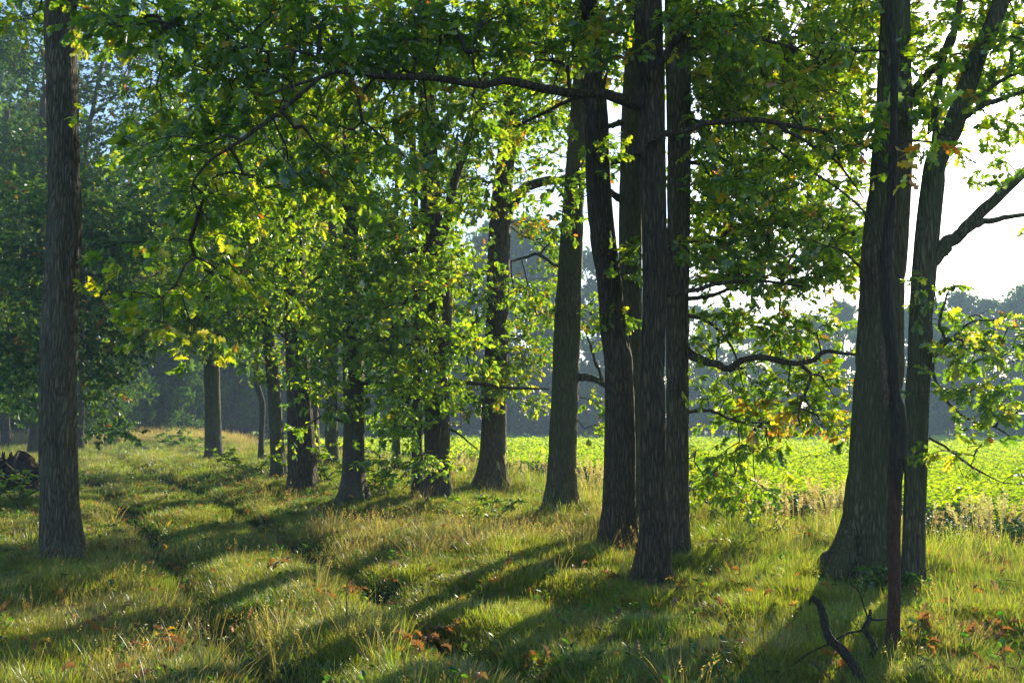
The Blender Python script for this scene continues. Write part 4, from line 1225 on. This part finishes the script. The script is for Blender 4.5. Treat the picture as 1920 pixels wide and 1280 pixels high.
def scatter(name, label, temps, P, rot, sc, var, mat=None):
    """one ground-cover object: points carrying turn, size and kind, with the plants set on them by geometry nodes."""
    me = bpy.data.meshes.new(name)
    n = len(P)
    me.vertices.add(n)
    me.vertices.foreach_set('co', np.asarray(P, np.float32).ravel())
    a = me.attributes.new('rot', 'FLOAT_VECTOR', 'POINT')
    a.data.foreach_set('vector', np.asarray(rot, np.float32).ravel())
    a = me.attributes.new('size', 'FLOAT', 'POINT')
    a.data.foreach_set('value', np.asarray(sc, np.float32))
    a = me.attributes.new('sort', 'INT', 'POINT')
    a.data.foreach_set('value', np.asarray(var, np.int32))
    o = bpy.data.objects.new(name, me)
    COL.objects.link(o)
    ng = bpy.data.node_groups.new(name, 'GeometryNodeTree')
    ng.interface.new_socket('Geometry', in_out='INPUT', socket_type='NodeSocketGeometry')
    ng.interface.new_socket('Geometry', in_out='OUTPUT', socket_type='NodeSocketGeometry')
    N_ = ng.nodes
    gi, go, join = N_.new('NodeGroupInput'), N_.new('NodeGroupOutput'), N_.new('GeometryNodeJoinGeometry')

    def named(nm, dt):
        q = N_.new('GeometryNodeInputNamedAttribute')
        q.data_type = dt
        q.inputs[0].default_value = nm
        return q.outputs[0]
    ra, sa, va = named('rot', 'FLOAT_VECTOR'), named('size', 'FLOAT'), named('sort', 'INT')
    e2r = N_.new('FunctionNodeEulerToRotation')
    ng.links.new(ra, e2r.inputs[0])
    for k_, t in enumerate(temps):
        oi = N_.new('GeometryNodeObjectInfo')
        oi.inputs[0].default_value = t
        cmp_ = N_.new('FunctionNodeCompare')
        cmp_.data_type = 'INT'
        cmp_.operation = 'EQUAL'
        ng.links.new(va, cmp_.inputs[2])
        cmp_.inputs[3].default_value = k_
        io = N_.new('GeometryNodeInstanceOnPoints')
        ng.links.new(gi.outputs[0], io.inputs['Points'])
        ng.links.new(cmp_.outputs[0], io.inputs['Selection'])
        ng.links.new(oi.outputs['Geometry'], io.inputs['Instance'])
        ng.links.new(e2r.outputs[0], io.inputs['Rotation'])
        ng.links.new(sa, io.inputs['Scale'])
        ng.links.new(io.outputs[0], join.inputs[0])
    ng.links.new(join.outputs[0], go.inputs[0])
    md = o.modifiers.new('plants', 'NODES')
    md.node_group = ng
    tag(o, label, kind='stuff')
    return o


TRUNK_XY = [(t['o'][0], t['d'], float(t['r'][4]) * 1.55) for t in TREES.values()] + [(tR['o'][0], tR['d'], .07)]


def area_points(n, y0, y1, margin=1.15, power=1.0):
    """random ground points in the fan the camera sees between the distances y0 and y1."""
    u = rng.random(n)
    y = np.sqrt(y0 * y0 + u * (y1 * y1 - y0 * y0)) if power == 1.0 else y0 + (y1 - y0) * u ** power
    x = (rng.random(n) * 2 - 1) * (.515 * margin * y + 1.3 * smooth(22, 10, y)) + rng.normal(0, .2, n)
    return x, y


def clear_of_trunks(x, y):
    ok = np.ones(len(x), bool)
    for tx, ty, tr in TRUNK_XY:
        ok &= np.hypot(x - tx, y - ty) > tr
    return ok


def place(x, y, sink=.01, tilt=.12):
    n = len(x)
    return np.stack([x, y, zf(x, y) - sink], -1), np.stack([rng.normal(0, tilt, n), rng.normal(0, tilt, n), rng.uniform(0, 6.283, n)], -1)


def rutness(s, t):
    c1, c2 = rut_centres(t)
    return np.maximum(1.05 * np.exp(-((s - c1) / .24) ** 2), 1.0 * np.exp(-((s - c2) / .25) ** 2)) * smooth(34, 22, t) * (.88 + .10 * smooth(.25, .5, noise2(t * .8, s * .3, 77)))


# short grass everywhere on the woodland floor
xs, ys = [], []
for n, y0, y1 in ((50000, 4.6, 11), (36000, 11, 19), (17000, 19, 33), (9000, 33, 62)):
    a, b = area_points(n, y0, y1)
    xs.append(a)
    ys.append(b)
x, y = np.concatenate(xs), np.concatenate(ys)
s, t = st(x, y)
bare = noise2(x * .75, y * .75, 21)
ok = (s < -1.7) & clear_of_trunks(x, y) & (rng.random(len(x)) > rutness(s, t) * 1.02) & (rng.random(len(x)) < smooth(.18, .42, bare) + .12)
x, y = x[ok], y[ok]
P, rt = place(x, y)
scatter('short_grass', 'short soft grass covering the uneven woodland floor', T_SHORT, P, rt, rng.uniform(.75, 1.35, len(x)) * (1 + smooth(14, 40, y) * .8) * (.48 + .62 * noise2(x * 1.6, y * 1.6, 61)),
        np.clip(np.floor(3 * (noise2(x * .9 + 4, y * .9, 62) * .75 + rng.uniform(-.16, .33, len(x)))), 0, 2))

# longer grass in patches
xs, ys = [], []
for n, y0, y1 in ((9000, 4.6, 11), (11000, 11, 20), (8000, 20, 34), (6000, 34, 62)):
    a, b = area_points(n, y0, y1)
    xs.append(a)
    ys.append(b)
x, y = np.concatenate(xs), np.concatenate(ys)
s, t = st(x, y)
pat = noise2(x * .55 + 3, y * .55, 22) * .7 + noise2(x * 1.7, y * 1.7, 23) * .3
dens = (.28 + .35 * smooth(-9.5, -7, s)) * smooth(.46, .68, pat) + .6 * smooth(-9.2, -6, s) + .35 * np.exp(-((s + 11.2) / .35) ** 2)
ok = (s < -1.7) & clear_of_trunks(x, y) & (rng.random(len(x)) < np.clip(dens, .04, 1) * np.clip(1 - 1.3 * rutness(s, t), 0, 1))
x, y = x[ok], y[ok]
s, t = st(x, y)
P, rt = place(x, y)
scatter('medium_grass', 'arching meadow grass in loose tussocks between the trees and the track', T_MED, P, rt, rng.uniform(.5, 1.0, len(x)) * (.66 + .34 * smooth(-9.5, -6, s)) * (1 + smooth(14, 40, y) * .6), rng.integers(0, 3, len(x)))

# tall bright blades, mostly on the right near the field edge
a1, b1 = area_points(4200, 5.2, 15)
a2, b2 = area_points(4200, 13, 34)
x, y = np.concatenate([a1, a2]), np.concatenate([b1, b2])
s, t = st(x, y)
pat = noise2(x * .8 + 9, y * .8, 24)
dens = .95 * smooth(-7.2, -2.8, s) * smooth(.25, .6, pat) + .07 * smooth(.62, .75, pat) + .2 * np.exp(-((s + 11.2) / .3) ** 2) * smooth(6, -6, t)
ok = (s < -1.6) & clear_of_trunks(x, y) & (rng.random(len(x)) < dens * (1 - rutness(s, t)))
x, y = x[ok], y[ok]
P, rt = place(x, y)
scatter('tall_grass', 'tall bright green grass blades bending over near the field edge', T_TALL, P, rt, rng.uniform(.55, 1.05, len(x)), rng.integers(0, 3, len(x)))

# straw-coloured grass
a1, b1 = area_points(5200, 4.8, 14)
a2, b2 = area_points(5200, 14, 34)
x, y = np.concatenate([a1, a2]), np.concatenate([b1, b2])
s, t = st(x, y)
pat = noise2(x * .7 + 30, y * .7, 25)
dens = .30 * smooth(.56, .76, pat) + .20 * smooth(-7, -3, s) + .02
ok = (s < -1.7) & clear_of_trunks(x, y) & (rng.random(len(x)) < dens * (1 - rutness(s, t)))
x, y = x[ok], y[ok]
xm, ym = rng.uniform(-27, -8, 5200), rng.uniform(46, 62, 5200)     # the pale meadow
ok = st(xm, ym)[0] < -2
x, y = np.concatenate([x, xm[ok]]), np.concatenate([y, ym[ok]])
P, rt = place(x, y)
scatter('dry_grass', 'straw coloured dry grass with fine seed heads', T_DRY, P, rt, rng.uniform(.6, 1.15, len(x)) * (1 + smooth(40, 50, y) * .9), rng.integers(0, 2, len(x)))

# small herbs
x, y = area_points(4200, 5, 24)
s, t = st(x, y)
ok = (s < -.6) & clear_of_trunks(x, y)
x, y = x[ok], y[ok]
P, rt = place(x, y)
scatter('herbs', 'small broad-leaved herbs among the grass', T_HERB, P, rt, rng.uniform(.6, 1.25, len(x)), rng.integers(0, 2, len(x)))

# weeds in the ditch along the field
n = 5200
tt = rng.uniform(-14, 62, n)
ss = rng.normal(-1.75, .45, n)
x = 7.6 + .89 * ss - .455 * tt
y = 15 + .455 * ss + .89 * tt
ok = (np.abs(x) < .6 * y + 2) & (y > 6)
x, y = x[ok], y[ok]
P, rt = place(x, y)
scatter('weeds', 'dense nettles and weeds, darkened to look shaded, in a band along the near edge of the field', T_WEED, P, rt, rng.uniform(.5, .95, len(x)), rng.integers(0, 3, len(x)))

# crop
xs, ys = [], []
for n, y0, y1 in ((22000, 12, 26), (24000, 26, 48)):
    a, b = area_points(n, y0, y1, 1.2)
    xs.append(a)
    ys.append(b)
x, y = np.concatenate(xs), np.concatenate(ys)
s, t = st(x, y)
ok = s > -1.2
x, y = x[ok], y[ok]
P, rt = place(x, y)
scatter('crop', 'low bright green crop plants on the near part of the field', T_CROP, P, rt, rng.uniform(.95, 1.5, len(x)), rng.integers(0, 3, len(x)))
xs, ys = [], []
for n, y0, y1 in ((14000, 40, 70), (14000, 70, 118)):
    a, b = area_points(n, y0, y1, 1.25)
    xs.append(a)
    ys.append(b)
x, y = np.concatenate(xs), np.concatenate(ys)
s, t = st(x, y)
ok = (s > 1) & (y < 108)
x, y = x[ok], y[ok]
P, rt = place(x, y)
scatter('crop_far', 'low bright green crop covering the far part of the field', T_CROPFAR, P, rt, rng.uniform(.9, 1.4, len(x)), rng.integers(0, 2, len(x)))

# the field's soil, a sheet just over the ground
sx = np.concatenate([np.arange(-1.2, 6, .4), np.geomspace(6, 200, 24)])
tx = np.linspace(-60, 170, 160)
SS, TT = np.meshgrid(sx, tx)
FX, FY = 7.6 + .89 * SS - .455 * TT, 15 + .455 * SS + .89 * TT
FZ = zf(FX, FY) + .03
inside = (FY < 290) & (FX < 225) & (FX > -225) & (FY > -38)
FX, FY = np.clip(FX, -225, 225), np.clip(FY, -38, 290)
n1 = len(sx)
i = np.arange(len(tx) - 1)[:, None] * n1 + np.arange(n1 - 1)[None, :]
q = np.stack([i, i + 1, i + 1 + n1, i + n1], -1).reshape(-1, 4)
q = q[inside.ravel()[q].all(1)]
mb = MB()
mb.add(np.stack([FX, FY, FZ], -1), q)
M_FIELD = plain_material('field_soil', (.06, .10, .012), (.10, .16, .016), 1.2)
tag(mb.build('field', M_FIELD), 'flat bright green crop field beyond the trees', kind='structure')

# reed grass with pale plumes: clumps
REEDS = [('pale plumed reed grass clump left of the thickest oak, the densest one', [(1425, 1000, 30), (1490, 1006, 45), (1530, 1010, 40), (1565, 1016, 25)], 34),
         ('plumed reed grass standing right of the oak pair, bent stalks', [(1770, 1045, 30), (1830, 1048, 40), (1860, 1050, 25)], 14),
         ('sparse reed grass by the right edge of the photo', [(1885, 1042, 20), (1915, 1035, 15)], 5),
         ('low pale reed grass behind the bent dark oak', [(1100, 950, 30), (1122, 958, 20)], 12),
         ('thin reed grass between the broad-footed oak and its right neighbour', [(975, 918, 25), (1000, 922, 20)], 8),
         ('faint reed grass left of the broad-footed oak', [(870, 912, 18), (858, 915, 14)], 7)]
for lab, spots, n in REEDS:
    pts = []
    for q_ in range(n):
        px, py, rr_ = spots[rng.integers(0, len(spots))]
        gpt = ground(px + rng.normal(0, rr_ * .6), py + rng.normal(0, 5))
        pts.append(gpt)
    pts = np.array(pts)
    P, rt = place(pts[:, 0], pts[:, 1], .03, .10)
    o = scatter('reed_grass', lab, T_PLUME, P, rt, rng.uniform(.50, .78, n), rng.integers(0, 4, n))

# fallen leaves
xs, ys = area_points(3400, 4.9, 20)
s, t = st(xs, ys)
ok = (s < -1) & (rng.random(len(xs)) < .35 + .9 * smooth(.5, .7, noise2(xs * .6, ys * .6, 27)))
xs, ys = list(xs[ok]), list(ys[ok])
for px, py, rr_, n in ((70, 1240, 40, 16), (300, 1235, 70, 30), (200, 1190, 60, 12), (790, 1225, 35, 40), (830, 1215, 30, 20), (665, 985, 18, 14), (1150, 1105, 20, 16), (940, 1090, 60, 14), (250, 1030, 20, 14), (660, 1125, 14, 18), (1850, 1215, 40, 26), (1735, 1200, 14, 18), (1570, 1265, 30, 8), (1240, 1115, 40, 10), (515, 1080, 20, 5), (1010, 1270, 40, 16), (610, 1130, 20, 8)):
    for q_ in range(n):
        gp = ground(px + rng.normal(0, rr_ * .6), py + rng.normal(0, rr_ * .25))
        xs.append(gp[0])
        ys.append(gp[1])
x, y = np.array(xs), np.array(ys)
P, rt = place(x, y, -.05, .5)
P[:, 2] += rng.uniform(-.02, .10, len(x))
scatter('fallen_leaves', 'orange and brown oak leaves fallen in the grass', T_FALL, P, rt, rng.uniform(.5, .95, len(x)), rng.choice(6, len(x), p=[.2, .17, .1, .2, .18, .15]))




def twigs_down(seed):
    r_ = random.Random(seed)
    mb = MB()
    for _ in range(4):
        a, L = r_.uniform(0, 6.28), r_.uniform(.06, .22)
        p = np.array([r_.gauss(0, .1), r_.gauss(0, .1), r_.uniform(0, .05)])
        dv = np.array([math.cos(a), math.sin(a), r_.gauss(0, .2)]) * L
        tube(mb, np.stack([p - dv, p + np.array([r_.gauss(0, .02), r_.gauss(0, .02), .01]), p + dv]), [.005, .004, .002], 4, cap=False)
    return mb


T_TWIGS = [template(twigs_down(220 + k_), 'dropped_twigs', M_TWIG) for k_ in range(3)]
x, y = area_points(500, 4.9, 20)
s, t = st(x, y)
ok = (s < -2) & clear_of_trunks(x, y)
x, y = x[ok], y[ok]
P, rt = place(x, y, -.03, .25)
scatter('twig_litter', 'small dead twigs dropped in the grass', T_TWIGS, P, rt, rng.uniform(.35, .9, len(x)), rng.integers(0, 3, len(x)))

# ---------------------------------------------------------------- dead wood and small plants
def stick(name, label, segs, bark, cat='dead branch', k=12):
    """segs: list of (part name, pixel polyline with widths, height of each end above ground at its own distance)."""
    g0 = ground(*segs[0][1][0][:2]) if segs[0][2] is None else None
    d0 = segs[0][2] or g0[1]
    o = at(*segs[0][1][0][:2], d0)
    root = empty(name, tuple(o))
    tag(root, label, cat)
    for nm, pts, da, db in [(a, b, (c or d0), (e or c or d0)) for a, b, c, e in segs]:
        P, r = poly(pts, da, db)
        n = max(10, len(pts) * 6)
        PP = catmull(P, n)
        rr = np.interp(np.linspace(0, len(P) - 1, n), np.arange(len(P)), r)
        u = np.linspace(0, 1, n)
        mb = MB()

        def shp(P_, ang, q, u=u):
            return q * (1 + .3 * (noise3(np.cos(ang)[None] * 2 + 3, np.sin(ang)[None] * 2, u[:, None] * 22, 71) - .5))
        tube(mb, PP, rr, k, shp)
        mb.build(nm, bark, root, o)
    return root


stick('dead_branch', 'thick dark dead branch curving up out of the grass in front', [
    ('stem', [(1622, 1300, 20), (1606, 1258, 19), (1582, 1222, 18), (1553, 1192, 16), (1543, 1150, 14), (1536, 1132, 13), (1522, 1119, 10)], 5.95, 6.3)], M_DEADBARK)
stick('dead_branch', 'forked dead branch with thin twigs next to the slim dead stem', [
    ('stem', [(1628, 1262, 10), (1636, 1225, 13), (1638, 1212, 13), (1628, 1190, 11), (1622, 1178, 11), (1630, 1160, 9), (1632, 1142, 5)], 6.35, 6.5),
    ('twig', [(1622, 1180, 5), (1603, 1184, 4), (1585, 1188, 4), (1560, 1203, 3), (1520, 1222, 3), (1490, 1243, 2), (1474, 1262, 2)], 6.45, 6.2),
    ('twig', [(1627, 1158, 4), (1618, 1130, 3), (1608, 1105, 3), (1594, 1092, 3), (1593, 1060, 2.5), (1594, 1036, 2), (1606, 1034, 1.6), (1622, 1045, 1.4), (1655, 1051, 1.2)], 6.5, 6.6),
    ('twig', [(1632, 1160, 5), (1645, 1162, 5), (1660, 1160, 2)], 6.5, 6.6)], M_DEADBARK)
stick('fallen_branch', 'slim bare stick lying pale in the grass at the lower right', [('stem', [(1515, 1238, 3), (1540, 1255, 4), (1572, 1285, 4)], 6.2, 5.9)], M_PALEWOOD)
stick('fallen_branch', 'crooked dark stick raised off the ground below the broad-footed oak', [('stem', [(815, 980, 4), (828, 965, 6), (845, 957, 7), (868, 952, 6), (890, 938, 6), (905, 927, 5)], 14.6, 16.5)], M_BARK_DARK)
stick('fallen_branch', 'short dark stick tilted in the grass in the middle of the floor', [('stem', [(888, 1034, 6), (900, 1022, 8), (912, 1010, 5)], 11.6, 11.9)], M_BARK_DARK)
stick('fallen_branch', 'long thin branch lying along the shaded ground left of the crooked stick', [('stem', [(640, 985, 4), (700, 975, 5), (760, 985, 6), (820, 982, 4)], 14.0, 14.3), ('twig', [(700, 976, 4), (730, 960, 3), (760, 950, 2)], 14.1, 14.4)], M_BARK_DARK)
stick('fallen_branch', 'dead branch lying in the grass left of the tall thick oak', [('stem', [(-20, 1012, 6), (20, 1000, 8), (45, 992, 5)], 12.6, 13.0)], M_BARK_DARK)
stick('rotting_log', 'dark rotting log end lying between two trunks behind the bent oak', [('stem', [(1078, 975, 20), (1095, 972, 26), (1118, 972, 22), (1130, 974, 12)], 14.8, 15.2)], M_BARK_DARK, 'log', 16)

# brush heap left of the big left oak
gh = ground(28, 928)
root = empty('brush_heap', tuple(gh))
tag(root, 'dark heap of earth, roots and brushwood at the left edge', 'brush heap')
mb = MB()
nu, nv = 36, 18
uu, vv = np.meshgrid(np.linspace(0, 2 * math.pi, nu, endpoint=False), np.linspace(0, math.pi / 2, nv))
rad3 = 1 + .9 * (noise3(np.cos(uu) * 2 + 5, np.sin(uu) * 2, vv * 3, 81) - .5) + .7 * (noise3(np.cos(uu) * 6, np.sin(uu) * 6, vv * 8, 82) - .5)
V = np.stack([gh[0] - .55 + .85 * rad3 * np.cos(uu) * np.cos(vv), gh[1] + .7 + .6 * rad3 * np.sin(uu) * np.cos(vv), gh[2] - .15 + .60 * rad3 * np.sin(vv)], -1)
i = np.arange(nv - 1)[:, None] * nu
j = np.arange(nu)[None]
mb.add(V, np.stack([i + j, i + (j + 1) % nu, i + nu + (j + 1) % nu, i + nu + j], -1).reshape(-1, 4))
mb.build('earth_mound', M_SOIL, root, gh)
for k_ in range(46):
    a, b = rng.uniform(-1.3, .1), rng.uniform(.02, .62)
    p0 = gh + np.array([a, rng.uniform(-.15, .5), b * (1 - .4 * abs(a))])
    dv = np.array([rng.normal(0, .24), rng.normal(-.1, .15), rng.normal(.10, .2)])
    mb = MB()
    tube(mb, catmull([p0 - dv, p0 + rng.normal(0, .05, 3), p0 + dv * .8], 9), np.linspace(.03, .008, 9) * rng.uniform(.4, 1.2), 6)
    mb.build('brushwood', M_BARK_DARK, root, gh)


def sapling(name, label, base, h, nst, nl, size, kind, seed, cols=GREENS, spread=.1, y=.05, cat='shrub', droop=0.0):
    gp = ground(*base)
    root = empty(name, tuple(gp))
    tag(root, label, cat)
    r_ = np.random.default_rng(seed)
    wood, lv = MB(), MB()
    for q_ in range(nst):
        b = np.array([r_.normal(0, spread * .4), r_.normal(0, spread * .4), -.02])
        tip = b + np.array([r_.normal(0, spread * 2.2), r_.normal(0, spread * 2.2), h * r_.uniform(.55, 1.05)])
        C = catmull([b, (b + tip) / 2 + r_.normal(0, .05 * h, 3) * [1, 1, .3], tip], 8)
        tube(wood, C, np.linspace(.009, .002, 8), 5)
        for z_ in range(4):
            u = r_.uniform(.3, .95)
            p = C[int(u * 7)]
            e = p + np.array([r_.normal(0, 1), r_.normal(0, 1), .3]) * h * .18
            tube(wood, np.stack([p, (p + e) / 2 + [0, 0, .02], e]), [.004, .003, .0015], 4, cap=False)
            m_ = nl // 4
            w = r_.uniform(.1, 1.05, m_)[:, None]
            P = p * (1 - w) + e * w
            a = r_.uniform(0, 6.28, m_)
            U = np.stack([np.cos(a), np.sin(a), r_.normal(-droop, .35, m_)], -1)
            N = np.array([0, 0, 1.0]) + r_.normal(0, .4, (m_, 3))
            cc = cols[r_.integers(0, len(cols), m_)] * r_.uniform(.8, 1.2, (m_, 1))
            yy = r_.random(m_) < y
            cc[yy] = YELLOW[0]
            add_leaves(lv, P, U, N, size * r_.uniform(.6, 1.2, m_), cc, kind)
    o = np.zeros(3)
    wood.build('stems', M_TWIG, root, o)
    lv.build('foliage', M_LEAF, root, o, kind='stuff')


sapling('oak_seedling', 'small bushy oak seedling in the grass before the broad-footed oak', (930, 985), .55, 7, 44, .10, 'lobed', 201, spread=.20)
sapling('young_plant', 'bright yellow-green young plant in the tall grass left of the thickest oak', (1420, 1018), .5, 6, 48, .075, 'ovate', 202, GREENS[2:], .12, .1, 'plant')
sapling('bramble_bush', 'yellowing bramble growing over the brush heap at the left edge', (22, 945), .75, 8, 60, .09, 'ovate', 203, GREENS, .25, .2)
sapling('bramble_bush', 'thin bramble shoots standing against the left oak by the brush heap', (50, 938), .7, 4, 40, .08, 'ovate', 204, GREENS[1:], .12, .1)
sapling('small_shrub', 'low round shrub at the edge of the pale meadow beside the track', (336, 838), .8, 14, 90, .12, 'ovate', 205, GREENS[[0, 1, 3]], .38, .03)
sapling('small_shrub', 'leafy shrub growing left of the crooked thin stem', (462, 892), .75, 9, 60, .085, 'ovate', 206, GREENS[1:], .25, .08)
sapling('small_shrub', 'sunlit shrub right of the reddish brown trunk', (715, 925), .7, 12, 80, .08, 'ovate', 207, GREENS[1:], .35, .08)
sapling('small_shrub', 'shrub filling the gap between the dark heavy oak and the hornbeam', (615, 905), .9, 12, 80, .09, 'ovate', 208, GREENS, .35, .05)
sapling('small_shrub', 'loose bush under the orange-tinged branches right of the slender dark oak', (1345, 985), .95, 14, 90, .09, 'lobed', 209, GREENS, .40, .12)
sapling('young_plant', 'dark leafy plant at the foot of the oak pair behind the slim dead stem', (1648, 1120), .35, 5, 40, .08, 'ovate', 210, GREENS[[0, 1, 3]], .12, .0, 'plant')

# ---------------------------------------------------------------- haze
mb = MB()
x0, x1, y0, y1, z0, z1 = -236, 236, -46, 306, -2.2, 32
V = np.array([[x, y, z] for z in (z0, z1) for y in (y0, y1) for x in (x0, x1)])
mb.add(V, np.array([[0, 2, 3, 1], [4, 5, 7, 6], [0, 1, 5, 4], [2, 6, 7, 3], [0, 4, 6, 2], [1, 3, 7, 5]]))
M_HAZE, nt, out = nodes('haze')
pv = nt.nodes.new('ShaderNodeVolumePrincipled')
pv.inputs['Color'].default_value = (.56, .79, 1.0, 1)
pv.inputs['Density'].default_value = .0018
pv.inputs['Anisotropy'].default_value = .05
nt.links.new(pv.outputs[0], out.inputs['Volume'])
tag(mb.build('haze', M_HAZE, smooth_shade=False), 'thin sunlit haze filling the air over the field', kind='stuff')
